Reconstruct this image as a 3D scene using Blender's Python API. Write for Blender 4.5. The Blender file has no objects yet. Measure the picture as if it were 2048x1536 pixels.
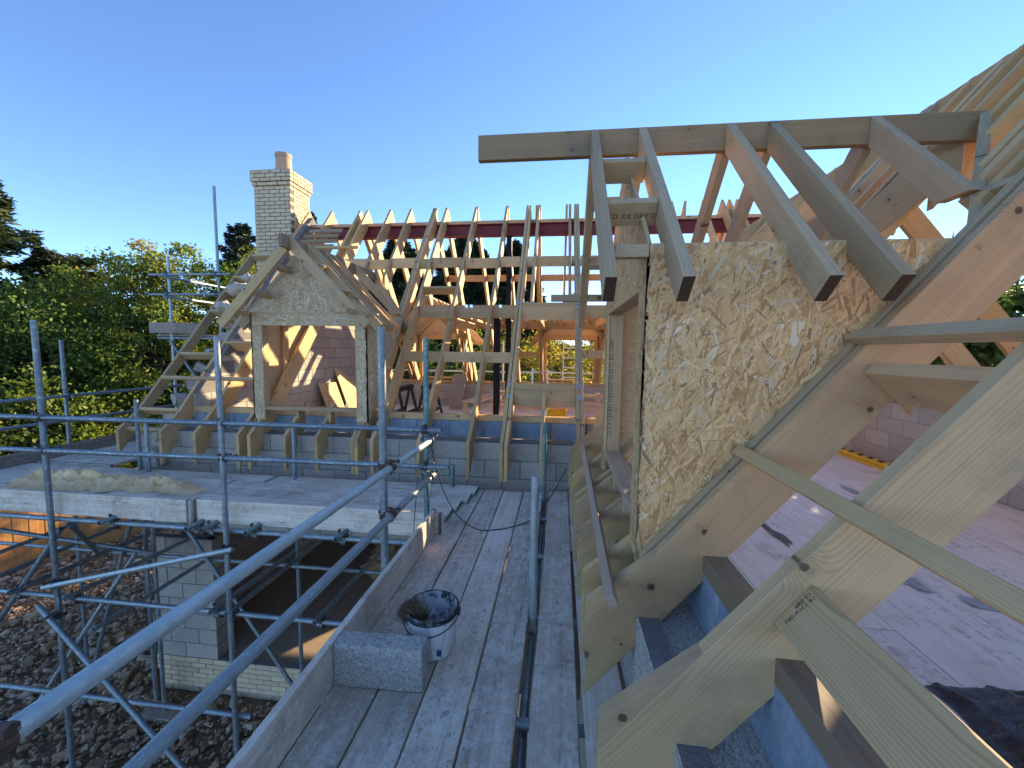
import bpy, bmesh, math, random
import numpy as np
from mathutils import Vector, Matrix, noise

V = Vector
SC = bpy.context.scene
COL = SC.collection
R = math.radians

# ------------------------------------------------------------------ camera
CAM_PITCH, CAM_YAW, CAM_ROLL = R(4.83), R(6.54), R(0.69)
_f = V((-math.sin(CAM_YAW) * math.cos(CAM_PITCH), math.cos(CAM_YAW) * math.cos(CAM_PITCH), -math.sin(CAM_PITCH)))
_r = V((math.cos(CAM_YAW), math.sin(CAM_YAW), 0))
_u = _r.cross(_f)
_rr = _r * math.cos(CAM_ROLL) + _u * math.sin(CAM_ROLL)
_uu = -_r * math.sin(CAM_ROLL) + _u * math.cos(CAM_ROLL)
cam = bpy.data.cameras.new('camera')
cam.sensor_fit = 'HORIZONTAL'
cam.sensor_width = 36.0
cam.lens = 800.0 / 2048.0 * 36.0
cam.clip_start = 0.05
cam.clip_end = 2000
camo = bpy.data.objects.new('camera', cam)
COL.objects.link(camo)
camo.matrix_world = Matrix(((_rr.x, _uu.x, -_f.x, 0), (_rr.y, _uu.y, -_f.y, 0), (_rr.z, _uu.z, -_f.z, 1.65), (0, 0, 0, 1)))
SC.camera = camo

# ------------------------------------------------------------------ sky and sun
SUN_AZ, SUN_EL = R(52), R(16)          # azimuth measured from +X towards +Y
world = bpy.data.worlds.new('World')
SC.world = world
world.use_nodes = True
wn = world.node_tree
bg = wn.nodes['Background']
sky = wn.nodes.new('ShaderNodeTexSky')
sky.sky_type = 'NISHITA'
sky.sun_disc = False
sky.sun_elevation = SUN_EL
sky.sun_rotation = math.pi / 2 - SUN_AZ
sky.altitude = 100
sky.air_density = 0.6
sky.dust_density = 0.0
sky.ozone_density = 3.3
wn.links.new(sky.outputs[0], bg.inputs[0])
bg.inputs[1].default_value = 0.15
sunl = bpy.data.lights.new('sun', 'SUN')
sunl.energy = 5.0
sunl.angle = R(0.5)
sunl.color = (1.0, 0.77, 0.47)
suno = bpy.data.objects.new('sun', sunl)
COL.objects.link(suno)
_s = V((math.cos(SUN_AZ) * math.cos(SUN_EL), math.sin(SUN_AZ) * math.cos(SUN_EL), math.sin(SUN_EL)))
suno.rotation_euler = _s.to_track_quat('Z', 'Y').to_euler()
suno.location = (12, 14, 9)
vs = SC.view_settings
vs.view_transform = 'Standard'
vs.look = 'None'
vs.gamma = 1
vs.use_curve_mapping = False
vs.exposure = 1.58
SC.cycles.max_bounces = 4
SC.cycles.diffuse_bounces = 3
SC.cycles.glossy_bounces = 2
SC.cycles.transmission_bounces = 3
SC.cycles.use_adaptive_sampling = True
SC.cycles.adaptive_threshold = 0.04
SC.cycles.use_denoising = True

rng = random.Random(7)
OM = {}                                  # world matrix of every object built


# ------------------------------------------------------------------ object helpers
def link(name, data, M, parent):
    o = bpy.data.objects.new(name, data)
    COL.objects.link(o)
    if parent is not None:
        o.parent = parent
        o.matrix_parent_inverse = OM[parent.name].inverted()
    o.matrix_basis = M
    OM[o.name] = M.copy()
    return o


def tag(o, label=None, cat=None, group=None, kind=None):
    if label: o['label'] = label
    if cat: o['category'] = cat
    if group: o['group'] = group
    if kind: o['kind'] = kind
    return o


def thing(name, label, cat, loc=(0, 0, 0), group=None):
    return tag(link(name, None, Matrix.Translation(V(loc)), None), label, cat, group)


def frame(o, ex, ey):
    ex = V(ex).normalized()
    ey = V(ey)
    ey = ey - ex * ey.dot(ex)
    if ey.length < 1e-5: ey = V((0, 0, 1)).cross(ex) if abs(ex.z) < 0.9 else V((1, 0, 0))
    ey.normalize()
    ez = ex.cross(ey)
    return Matrix(((ex.x, ey.x, ez.x, o[0]), (ex.y, ey.y, ez.y, o[1]), (ex.z, ey.z, ez.z, o[2]), (0, 0, 0, 1)))


def finish(bm, name, smooth=False):
    bmesh.ops.recalc_face_normals(bm, faces=bm.faces)
    me = bpy.data.meshes.new(name)
    bm.to_mesh(me)
    bm.free()
    if smooth:
        for p in me.polygons: p.use_smooth = True
    return me


def setmat(me, m):
    me.materials.append(m)
    return me


def slab(name, pts, tv, ex, mat, parent, bevel=0.0025):
    """planar polygon pts extruded by the vector tv; grain runs along ex"""
    pts = [V(p) for p in pts]
    tv = V(tv)
    c = sum(pts, V()) / len(pts)
    M = frame(c, ex, tv)
    Mi = M.inverted()
    bm = bmesh.new()
    a = [bm.verts.new(Mi @ p) for p in pts]
    b = [bm.verts.new(Mi @ (p + tv)) for p in pts]
    bm.faces.new(a)
    bm.faces.new(b[::-1])
    n = len(pts)
    for i in range(n):
        bm.faces.new((a[i], b[i], b[(i + 1) % n], a[(i + 1) % n]))
    bmesh.ops.recalc_face_normals(bm, faces=bm.faces)
    if bevel:
        bmesh.ops.bevel(bm, geom=bm.edges[:], offset=bevel, segments=1, affect='EDGES', clamp_overlap=True)
    return link(name, setmat(finish(bm, name), mat), M, parent)


def beam(name, p0, p1, w, d, mat, parent, up=(0, 0, 1), cut0=None, cut1=None, bevel=0.0025):
    """straight timber, p0-p1 is the centre line of its top face"""
    p0, p1 = V(p0), V(p1)
    ex = (p1 - p0).normalized()
    up = V(up)
    ez = (up - ex * up.dot(ex)).normalized()
    ey = ez.cross(ex)

    def low(p, n):
        k = 0.0
        if n is not None:
            n = V(n)
            k = d * ez.dot(n) / ex.dot(n)
        return p - ez * d + ex * k
    q = [p0, p1, low(p1, cut1), low(p0, cut0)]
    q = [x - ey * (w / 2) for x in q]
    return slab(name, q, ey * w, ex, mat, parent, bevel)


def box(name, lo, hi, mat, parent, ex=(1, 0, 0), bevel=0.002):
    x0, y0, z0 = lo
    x1, y1, z1 = hi
    return slab(name, [(x0, y0, z0), (x1, y0, z0), (x1, y0, z1), (x0, y0, z1)], (0, y1 - y0, 0), ex, mat, parent, bevel)


def tube(name, p0, p1, mat, parent, r=0.0242, seg=14, wall=0.004):
    p0, p1 = V(p0), V(p1)
    L = (p1 - p0).length
    ex = (p1 - p0).normalized()
    side = V((0, 0, 1)) if abs(ex.z) < 0.9 else V((1, 0, 0))
    M = frame(p0, ex, side)
    bm = bmesh.new()
    rings = []
    for (x, rad) in ((0.03, r - wall), (0, r - wall), (0, r), (L, r), (L, r - wall), (L - 0.03, r - wall)):
        rings.append([bm.verts.new((x, rad * math.cos(2 * math.pi * i / seg), rad * math.sin(2 * math.pi * i / seg))) for i in range(seg)])
    for a, b in zip(rings, rings[1:]):
        for i in range(seg):
            bm.faces.new((a[i], a[(i + 1) % seg], b[(i + 1) % seg], b[i]))
    bm.faces.new(rings[0])
    bm.faces.new(rings[-1][::-1])
    me = finish(bm, name)
    for p in me.polygons:
        if len(p.vertices) == 4: p.use_smooth = True
    me.materials.append(mat)
    try:
        me.set_sharp_from_angle(angle=R(50))
    except Exception:
        pass
    return link(name, me, M, parent)


def wire(name, pts, r, mat, parent, M=None, cyclic=False, seg=3):
    cu = bpy.data.curves.new(name, 'CURVE')
    cu.dimensions = '3D'
    cu.bevel_depth = r
    cu.bevel_resolution = seg
    s = cu.splines.new('NURBS')
    s.points.add(len(pts) - 1)
    for p, q in zip(s.points, pts): p.co = (*q, 1)
    s.use_endpoint_u = True
    s.use_cyclic_u = cyclic
    s.order_u = 3
    tmp = bpy.data.objects.new('tmp', cu)
    COL.objects.link(tmp)
    me = bpy.data.meshes.new_from_object(tmp.evaluated_get(bpy.context.evaluated_depsgraph_get()))
    bpy.data.objects.remove(tmp)
    bpy.data.curves.remove(cu)
    me.name = name
    me.materials.clear()
    me.materials.append(mat)
    return link(name, me, M or Matrix.Identity(4), parent)


def stamp(text, size, o, ex, ey, mat, parent, name='stamp'):
    """ink lettering lying just proud of a surface"""
    cu = bpy.data.curves.new(name, 'FONT')
    cu.body = text
    cu.size = size
    cu.extrude = 0.0
    tmp = bpy.data.objects.new('tmp', cu)
    COL.objects.link(tmp)
    me = bpy.data.meshes.new_from_object(tmp.evaluated_get(bpy.context.evaluated_depsgraph_get()))
    bpy.data.objects.remove(tmp)
    bpy.data.curves.remove(cu)
    me.name = name
    me.materials.clear()
    me.materials.append(mat)
    return link(name, me, frame(o, ex, ey), parent)


# ------------------------------------------------------------------ materials
class NT:
    def __init__(s, name):
        s.m = bpy.data.materials.new(name)
        s.m.use_nodes = True
        s.t = s.m.node_tree
        s.b = s.t.nodes['Principled BSDF']

    def put(s, sock, v):
        if isinstance(v, bpy.types.NodeSocket):
            s.t.links.new(v, sock)
        elif isinstance(v, (tuple, list)) and sock.type == 'RGBA' and len(v) == 3:
            sock.default_value = (*v, 1)
        else:
            sock.default_value = v

    def n(s, typ, ins=None, **at):
        nd = s.t.nodes.new('ShaderNode' + typ)
        for k, v in at.items(): setattr(nd, k, v)
        for k, v in (ins or {}).items(): s.put(nd.inputs[k], v)
        return nd

    def math(s, op, a, b=None, c=None, clamp=False):
        d = {0: a}
        if b is not None: d[1] = b
        if c is not None: d[2] = c
        return s.n('Math', d, operation=op, use_clamp=clamp).outputs[0]

    def mix(s, f, a, b, mode='MIX'):
        nd = s.n('Mix', None, data_type='RGBA', blend_type=mode)
        s.put(nd.inputs[0], f)
        s.put(nd.inputs[6], a)
        s.put(nd.inputs[7], b)
        return nd.outputs[2]

    def ramp(s, f, stops, interp='LINEAR'):
        nd = s.n('ValToRGB', {0: f})
        nd.color_ramp.interpolation = interp
        el = nd.color_ramp.elements
        while len(el) < len(stops): el.new(0.5)
        for e, (p, c) in zip(el, stops):
            e.position = p
            e.color = (c, c, c, 1) if isinstance(c, (int, float)) else (*c, 1)
        return nd.outputs[0]

    def noise(s, vec, scale, detail=4, rough=0.55, dist=0.0):
        return s.n('TexNoise', {'Vector': vec, 'Scale': scale, 'Detail': detail, 'Roughness': rough, 'Distortion': dist}).outputs[0]

    def scale(s, vec, v):
        return s.n('VectorMath', {0: vec, 1: v}, operation='MULTIPLY').outputs[0]

    def add(s, a, b):
        return s.n('VectorMath', {0: a, 1: b}, operation='ADD').outputs[0]

    def obj(s):
        """object coordinates with a random offset per object"""
        tc = s.n('TexCoord').outputs['Object']
        s.rnd = s.n('ObjectInfo').outputs['Random']
        off = s.n('CombineXYZ', {0: s.math('MULTIPLY', s.rnd, 53.0), 1: s.math('MULTIPLY', s.rnd, 31.0), 2: s.math('MULTIPLY', s.rnd, 17.0)}).outputs[0]
        s.tc = tc
        return s.add(tc, off)

    def bump(s, h, strength=0.3, dist=0.01):
        nd = s.n('Bump', {'Height': h, 'Strength': strength, 'Distance': dist})
        s.put(s.b.inputs['Normal'], nd.outputs[0])

    def out(s, col, rough=0.7, metal=0.0, spec=0.3):
        s.put(s.b.inputs['Base Color'], col)
        s.put(s.b.inputs['Roughness'], rough)
        s.put(s.b.inputs['Metallic'], metal)
        s.put(s.b.inputs['Specular IOR Level'], spec)
        return s.m


def wood(name, light, dark, knot=(0.085, 0.05, 0.03), rings=85, contrast=0.32, knots=1.0, tone=0.22, grey=0.0, dirt=0.25, rough=0.65):
    """sawn softwood: growth rings along local X, knots through the thickness (local Y)"""
    s = NT(name)
    p = s.obj()
    sep = s.n('SeparateXYZ', {0: s.tc}).outputs
    r2 = s.math('FRACT', s.math('MULTIPLY', s.rnd, 17.3))
    r3 = s.math('FRACT', s.math('MULTIPLY', s.rnd, 41.7))
    cy = s.math('MULTIPLY_ADD', r2, 0.12, -0.06)
    cz = s.math('MULTIPLY_ADD', r3, 0.34, -0.17)
    warp = s.noise(s.scale(p, (0.8, 3.5, 3.5)), 1.0, 2)
    # knots
    KS = (2.4, 0.0, 5.5)
    ps = s.scale(p, KS)
    vor = s.n('TexVoronoi', {'Vector': ps, 'Scale': 1.0, 'Randomness': 1.0})
    dv = s.n('VectorMath', {0: ps, 1: vor.outputs['Position']}, operation='SUBTRACT').outputs[0]
    dv = s.scale(dv, (1 / KS[0], 0.0, 1 / KS[2]))
    kd = s.n('VectorMath', {0: dv}, operation='LENGTH').outputs['Value']
    kc = s.n('SeparateColor', {0: vor.outputs['Color']}).outputs
    kr = s.math('MULTIPLY', s.math('MULTIPLY_ADD', kc[0], 0.016, 0.004), s.math('LESS_THAN', kc[1], 0.5 * knots))
    kdn = s.math('ADD', kd, s.math('MULTIPLY_ADD', s.noise(p, 40, 2), 0.008, -0.004))
    km = s.math('SUBTRACT', 1.0, s.math('DIVIDE', kdn, s.math('ADD', kr, 0.0001)), clamp=True)
    kmask = s.ramp(km, [(0.0, 0.0), (0.22, 0.85), (1.0, 1.0)])
    on = s.math('LESS_THAN', kc[1], 0.5 * knots)
    fall = s.math('MULTIPLY', on, s.math('EXPONENT', s.math('MULTIPLY', s.math('MULTIPLY', kd, kd), -420.0)))
    y = s.math('ADD', s.math('SUBTRACT', sep[1], cy), s.math('MULTIPLY_ADD', warp, 0.04, -0.02))
    z = s.math('ADD', s.math('SUBTRACT', sep[2], cz), s.math('MULTIPLY_ADD', warp, 0.07, -0.035))
    rad = s.math('SQRT', s.math('ADD', s.math('MULTIPLY', y, y), s.math('MULTIPLY', z, z)))
    t = s.math('ADD', s.math('MULTIPLY', rad, float(rings)), s.math('MULTIPLY', fall, 5.0))
    fr = s.math('FRACT', t)
    band = s.ramp(fr, [(0.0, 0.15), (0.5, 0.2), (0.86, 1.0), (1.0, 0.15)])
    band = s.math('MULTIPLY', band, s.ramp(s.noise(s.scale(p, (0.5, 22, 22)), 1.0, 2), [(0.35, 0.25), (0.62, 1.2)]))
    fib = s.noise(s.scale(p, (4, 130, 130)), 1.0, 2, 0.6)
    big = s.noise(s.scale(p, (0.9, 5, 5)), 1.0, 3, 0.6)
    f = s.math('MULTIPLY', band, s.math('MULTIPLY', s.math('MULTIPLY_ADD', big, 1.6, 0.2), contrast))
    f = s.math('ADD', f, s.math('MULTIPLY_ADD', fib, 0.45, -0.10), clamp=True)
    f = s.math('ADD', f, s.math('MULTIPLY', fall, 0.25), clamp=True)
    col = s.mix(f, light, dark)
    tonev = s.math('ADD', s.math('MULTIPLY_ADD', r3, tone, 1.0 - tone * 0.6), s.math('MULTIPLY_ADD', big, 0.4, -0.2))
    col = s.mix(1.0, col, s.n('CombineColor', {0: tonev, 1: tonev, 2: s.math('MULTIPLY', tonev, s.math('MULTIPLY_ADD', r2, 0.16, 0.92))}).outputs[0], 'MULTIPLY')
    col = s.mix(kmask, col, knot)
    if grey:
        col = s.mix(grey, col, (0.36, 0.36, 0.36))
    d2 = s.noise(p, 3.1, 4, 0.7)
    dm = s.ramp(d2, [(0.52, 0.0), (0.78, dirt)])
    col = s.mix(dm, col, (0.20, 0.16, 0.12))
    h = s.math('SUBTRACT', s.math('MULTIPLY', fib, 0.6), s.math('MULTIPLY', band, 0.3))
    s.bump(h, 0.25, 0.002)
    return s.out(col, rough, 0, 0.25)


def board_mat(name, light, dark, splash=0.35):
    """weathered scaffold board"""
    s = NT(name)
    p = s.obj()
    fib = s.noise(s.scale(p, (2.2, 95, 95)), 1.0, 4, 0.7)
    grain = s.noise(s.scale(p, (0.9, 28, 28)), 1.0, 4, 0.6, 0.4)
    big = s.noise(p, 2.3, 6, 0.65)
    f = s.math('ADD', s.math('MULTIPLY', fib, 0.45), s.math('MULTIPLY', grain, 0.6), clamp=True)
    f = s.ramp(f, [(0.34, 0.0), (0.72, 1.0)])
    col = s.mix(f, dark, light)
    tv = s.math('ADD', s.math('MULTIPLY_ADD', s.rnd, 0.30, 0.86), s.math('MULTIPLY_ADD', big, 0.7, -0.35))
    col = s.mix(1.0, col, s.n('CombineColor', {0: tv, 1: tv, 2: tv}).outputs[0], 'MULTIPLY')
    st = s.noise(p, 4.7, 8, 0.7)
    col = s.mix(s.ramp(st, [(0.53, 0.0), (0.70, 0.7)]), col, (0.27, 0.205, 0.15))
    cr = s.noise(s.scale(p, (0.7, 34, 34)), 1.0, 3, 0.5, 0.6)
    crm = s.ramp(cr, [(0.485, 0.0), (0.5, 1.0), (0.515, 0.0)])
    crm = s.math('MULTIPLY', crm, s.ramp(s.noise(s.scale(p, (1.1, 9, 9)), 1.0, 2), [(0.56, 0.0), (0.62, 1.0)]))
    col = s.mix(crm, col, (0.05, 0.04, 0.035))
    w = s.noise(p, 26, 5, 0.75)
    wm = s.ramp(s.math('MULTIPLY_ADD', big, 0.45, s.math('MULTIPLY', w, 0.75)), [(0.58, 0.0), (0.68, splash)])
    col = s.mix(wm, col, (0.82, 0.75, 0.66))
    dots = s.n('TexVoronoi', {'Vector': p, 'Scale': 46.0}).outputs['Distance']
    dm = s.math('MULTIPLY', s.ramp(dots, [(0.10, 1.0), (0.16, 0.0)]), s.ramp(s.noise(p, 5.5, 3), [(0.58, 0.0), (0.66, 1.0)]))
    col = s.mix(dm, col, (0.12, 0.10, 0.09))
    h = s.math('SUBTRACT', s.math('ADD', s.math('MULTIPLY', fib, 0.7), s.math('MULTIPLY', grain, 0.5)), s.math('MULTIPLY', crm, 1.5))
    s.bump(h, 0.5, 0.004)
    return s.out(col, 0.85, 0, 0.15)


def block_mat(name, base, speck=0.5, bumpd=0.006, sc=70, patch=0.3, pale=(0.5, 0.5, 0.49)):
    s = NT(name)
    p = s.obj()
    a = s.noise(p, sc, 6, 0.75)
    v = s.n('TexVoronoi', {'Vector': p, 'Scale': sc * 1.6})
    cellc = s.n('SeparateColor', {0: v.outputs['Color']}).outputs[0]
    g = s.math('ADD', s.math('MULTIPLY_ADD', a, 1.0, -0.5), s.math('MULTIPLY_ADD', cellc, 0.8, -0.4))
    g = s.math('MULTIPLY_ADD', g, speck, 1.0)
    tv = s.math('MULTIPLY', g, s.math('MULTIPLY_ADD', s.rnd, 0.22, 0.89))
    col = s.mix(1.0, base, s.n('CombineColor', {0: tv, 1: tv, 2: tv}).outputs[0], 'MULTIPLY')
    big = s.noise(p, 5.0, 5, 0.6)
    col = s.mix(s.ramp(big, [(0.5, 0.0), (0.75, patch)]), col, pale)
    col = s.mix(s.ramp(s.noise(p, 3.2, 5, 0.7), [(0.56, 0.0), (0.8, 0.35)]), col, tuple(c * 0.45 for c in base))
    s.bump(s.math('ADD', a, s.math('MULTIPLY', v.outputs['Distance'], 0.7)), 0.7, bumpd)
    return s.out(col, 0.95, 0, 0.1)


def flat(name, col, rough=0.6, metal=0.0, var=0.15, sc=12, spec=0.3, bump=0.0):
    s = NT(name)
    p = s.obj()
    a = s.noise(p, sc, 5, 0.65)
    g = s.math('MULTIPLY_ADD', a, var * 2, 1 - var)
    c = s.mix(1.0, col, s.n('CombineColor', {0: g, 1: g, 2: g}).outputs[0], 'MULTIPLY')
    if bump: s.bump(a, bump, 0.004)
    return s.out(c, rough, metal, spec)


def tube_mat(name, a, b, rust=0.15):
    s = NT(name)
    p = s.obj()
    n1 = s.noise(s.scale(p, (3, 40, 40)), 1.0, 5, 0.7)
    n2 = s.noise(p, 22, 6, 0.7)
    f = s.ramp(s.math('ADD', s.math('MULTIPLY', n1, 0.55), s.math('MULTIPLY', n2, 0.5)), [(0.4, 0.0), (0.66, 1.0)])
    col = s.mix(f, a, b)
    tv = s.math('MULTIPLY_ADD', s.rnd, 0.35, 0.8)
    col = s.mix(1.0, col, s.n('CombineColor', {0: tv, 1: tv, 2: tv}).outputs[0], 'MULTIPLY')
    rm = s.ramp(s.noise(p, 9, 6, 0.7), [(0.62, 0.0), (0.74, rust)])
    col = s.mix(rm, col, (0.16, 0.075, 0.04))
    sp = s.ramp(s.math('MULTIPLY_ADD', n1, 0.35, s.math('MULTIPLY', s.noise(p, 38, 4, 0.7), 0.75)), [(0.60, 0.0), (0.66, 0.6)])
    col = s.mix(sp, col, (0.62, 0.62, 0.60))
    s.bump(n2, 0.25, 0.002)
    s.put(s.b.inputs['Roughness'], s.math('MULTIPLY_ADD', n2, 0.35, 0.32))
    m = s.out(col, 0.5, 0.55, 0.4)
    s.put(s.b.inputs['Roughness'], s.math('MULTIPLY_ADD', n2, 0.35, 0.32))
    return m


M = {}
M['timber'] = wood('treated_timber', (0.61, 0.40, 0.205), (0.34, 0.20, 0.09), contrast=0.42, tone=0.35, dirt=0.5)
M['timber_warm'] = wood('sawn_timber', (0.66, 0.42, 0.20), (0.39, 0.21, 0.085), contrast=0.35, tone=0.35, dirt=0.4)  # warmer copy of the treated timber, sun warmth put into the colour
M['timber_orange'] = wood('bounce_warm_timber', (0.60, 0.385, 0.17), (0.36, 0.19, 0.07), contrast=0.45, tone=0.35)  # treated timber again, orange sun bounce mixed into its colour
M['timber_green'] = wood('green_treated_timber', (0.56, 0.395, 0.235), (0.31, 0.205, 0.11), contrast=0.42, tone=0.3, dirt=0.45)
M['timber_brown'] = wood('brown_stained_timber', (0.38, 0.25, 0.14), (0.21, 0.13, 0.065), contrast=0.5, dirt=0.5)
M['timber_dark'] = wood('stained_timber', (0.30, 0.205, 0.125), (0.15, 0.095, 0.055), contrast=0.5, dirt=0.7)
M['batten'] = wood('batten_timber', (0.68, 0.45, 0.23), (0.40, 0.235, 0.10), rings=150, contrast=0.65, knots=0.5, dirt=0.12)
M['pink_batten'] = wood('pale_batten', (0.58, 0.40, 0.26), (0.38, 0.24, 0.14), knots=0.6)
M['grey_wood'] = wood('old_grey_timber', (0.34, 0.27, 0.21), (0.19, 0.14, 0.10), grey=0.25, dirt=0.5)
M['endgrain_shaded'] = flat('shaded_end_grain', (0.075, 0.045, 0.028), 0.9)  # dark end grain, with the shade of the downward tails mixed in
M['board'] = board_mat('scaffold_board', (0.82, 0.69, 0.54), (0.47, 0.365, 0.27), 0.55)
M['board_brown'] = board_mat('scaffold_board_brown', (0.36, 0.28, 0.22), (0.17, 0.125, 0.095), 0.15)
M['block'] = block_mat('concrete_block', (0.45, 0.39, 0.325))
M['block_near'] = block_mat('aggregate_block', (0.54, 0.49, 0.43), speck=0.8, bumpd=0.016, sc=78, patch=0.25)
M['block_pink'] = block_mat('thermal_block', (0.40, 0.355, 0.31), speck=0.15, bumpd=0.003, sc=50, patch=0.15, pale=(0.45, 0.42, 0.4))
M['block_grey'] = block_mat('grey_thermal_block', (0.42, 0.375, 0.335), speck=0.15, bumpd=0.003, sc=50, patch=0.25, pale=(0.55, 0.5, 0.47))
M['block_blue'] = block_mat('blue_coated_block', (0.25, 0.305, 0.37), speck=0.2, bumpd=0.003, sc=40, patch=0.8, pale=(0.42, 0.44, 0.46))
M['mortar'] = block_mat('mortar', (0.20, 0.19, 0.18), speck=0.3, bumpd=0.004)
M['mortar_light'] = block_mat('mortar_light', (0.33, 0.30, 0.27), speck=0.3, bumpd=0.004)
M['mortar_dark'] = block_mat('mortar_dark', (0.19, 0.155, 0.12), speck=0.3, bumpd=0.004)
M['brick'] = block_mat('buff_brick', (0.70, 0.53, 0.335), speck=0.22, bumpd=0.003, sc=45, patch=0.25, pale=(0.74, 0.59, 0.41))
M['pot'] = flat('clay_pot', (0.56, 0.36, 0.22), 0.8, var=0.2, sc=8)
M['clay_pipe'] = flat('clay_pipe', (0.25, 0.09, 0.055), 0.7)
M['tube'] = tube_mat('galvanised_tube', (0.17, 0.21, 0.235), (0.32, 0.37, 0.39))
M['tube_green'] = tube_mat('green_tube', (0.07, 0.19, 0.17), (0.20, 0.30, 0.29))
M['tube_pale'] = tube_mat('pale_tube', (0.33, 0.385, 0.39), (0.50, 0.56, 0.55), 0.08)
M['coupler'] = tube_mat('coupler_steel', (0.055, 0.055, 0.06), (0.16, 0.16, 0.165), 0.5)
M['coupler_rust'] = tube_mat('rusty_coupler', (0.06, 0.04, 0.035), (0.15, 0.085, 0.06), 0.7)
M['band'] = flat('board_end_band', (0.22, 0.22, 0.22), 0.5, 0.6)
M['green_paint'] = flat('green_end_paint', (0.03, 0.22, 0.10), 0.7, var=0.4)
M['red_steel'] = flat('red_oxide_steel', (0.19, 0.035, 0.04), 0.6, var=0.2, sc=5)
M['black_steel'] = flat('black_steel', (0.012, 0.012, 0.013), 0.6, spec=0.2)
M['hanger'] = flat('joist_hanger', (0.62, 0.66, 0.72), 0.3, 0.9, var=0.1)
M['ink'] = flat('stamp_ink', (0.05, 0.045, 0.04), 0.9)
M['wool'] = flat('mineral_wool', (0.95, 0.64, 0.34), 1.0, var=0.35, sc=30, bump=0.6)
M['cream_foam'] = flat('cream_mortar', (0.52, 0.46, 0.36), 0.9, var=0.3, bump=0.5)
M['concrete'] = flat('slab_concrete', (0.36, 0.27, 0.19), 0.9, var=0.3, sc=3)
M['soil'] = None


def osb_mats():
    out = []
    for nm, mul in (('osb_strands', (1, 1, 1)), ('osb_board', None)):
        s = NT(nm)
        if mul:
            at = s.n('Attribute', attribute_name='col')
            uv = s.n('UVMap', uv_map='uv').outputs[0]
            fib = s.noise(s.scale(uv, (3, 60, 1)), 1.0, 4, 0.7)
            g = s.math('MULTIPLY_ADD', fib, 0.7, 0.65)
            col = s.mix(1.0, at.outputs[0], s.n('CombineColor', {0: g, 1: g, 2: g}).outputs[0], 'MULTIPLY')
            s.bump(fib, 0.3, 0.002)
            out.append(s.out(col, 0.6, 0, 0.3))
        else:
            p = s.obj()
            a = s.noise(s.scale(p, (14, 60, 26)), 1.0, 5, 0.75, 1.0)
            b = s.noise(p, 90, 3, 0.7)
            f = s.ramp(s.math('ADD', s.math('MULTIPLY', a, 0.65), s.math('MULTIPLY', b, 0.35)), [(0.32, 0.0), (0.68, 1.0)])
            col = s.mix(f, (0.42, 0.265, 0.12), (0.76, 0.56, 0.32))
            s.bump(f, 0.5, 0.003)
            out.append(s.out(col, 0.75, 0, 0.2))
    return out


M['strand'], M['osb'] = osb_mats()


def inside(poly, x, y):
    c = False
    n = len(poly)
    j = n - 1
    for i in range(n):
        if (poly[i][1] > y) != (poly[j][1] > y) and x < (poly[j][0] - poly[i][0]) * (y - poly[i][1]) / (poly[j][1] - poly[i][1]) + poly[i][0]:
            c = not c
        j = i
    return c


PAL = [(0.54, 0.405, 0.225), (0.50, 0.365, 0.19), (0.46, 0.32, 0.16), (0.57, 0.45, 0.275), (0.40, 0.265, 0.13), (0.52, 0.38, 0.205), (0.49, 0.35, 0.175), (0.55, 0.42, 0.245), (0.33, 0.205, 0.10)]
PAL = [(a * 1.46, b * 1.19, c * 0.95) for a, b, c in PAL]
PALW = PAL * 2 + [(0.78, 0.61, 0.41), (0.40, 0.235, 0.11), (0.70, 0.53, 0.33)]
PALG = [(a * 1.45, b * 1.22, c * 1.0) for a, b, c in [(0.50, 0.43, 0.315), (0.45, 0.375, 0.26), (0.40, 0.32, 0.215), (0.53, 0.47, 0.365), (0.36, 0.275, 0.18), (0.48, 0.405, 0.285), (0.56, 0.51, 0.42), (0.30, 0.225, 0.145)]]


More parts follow.
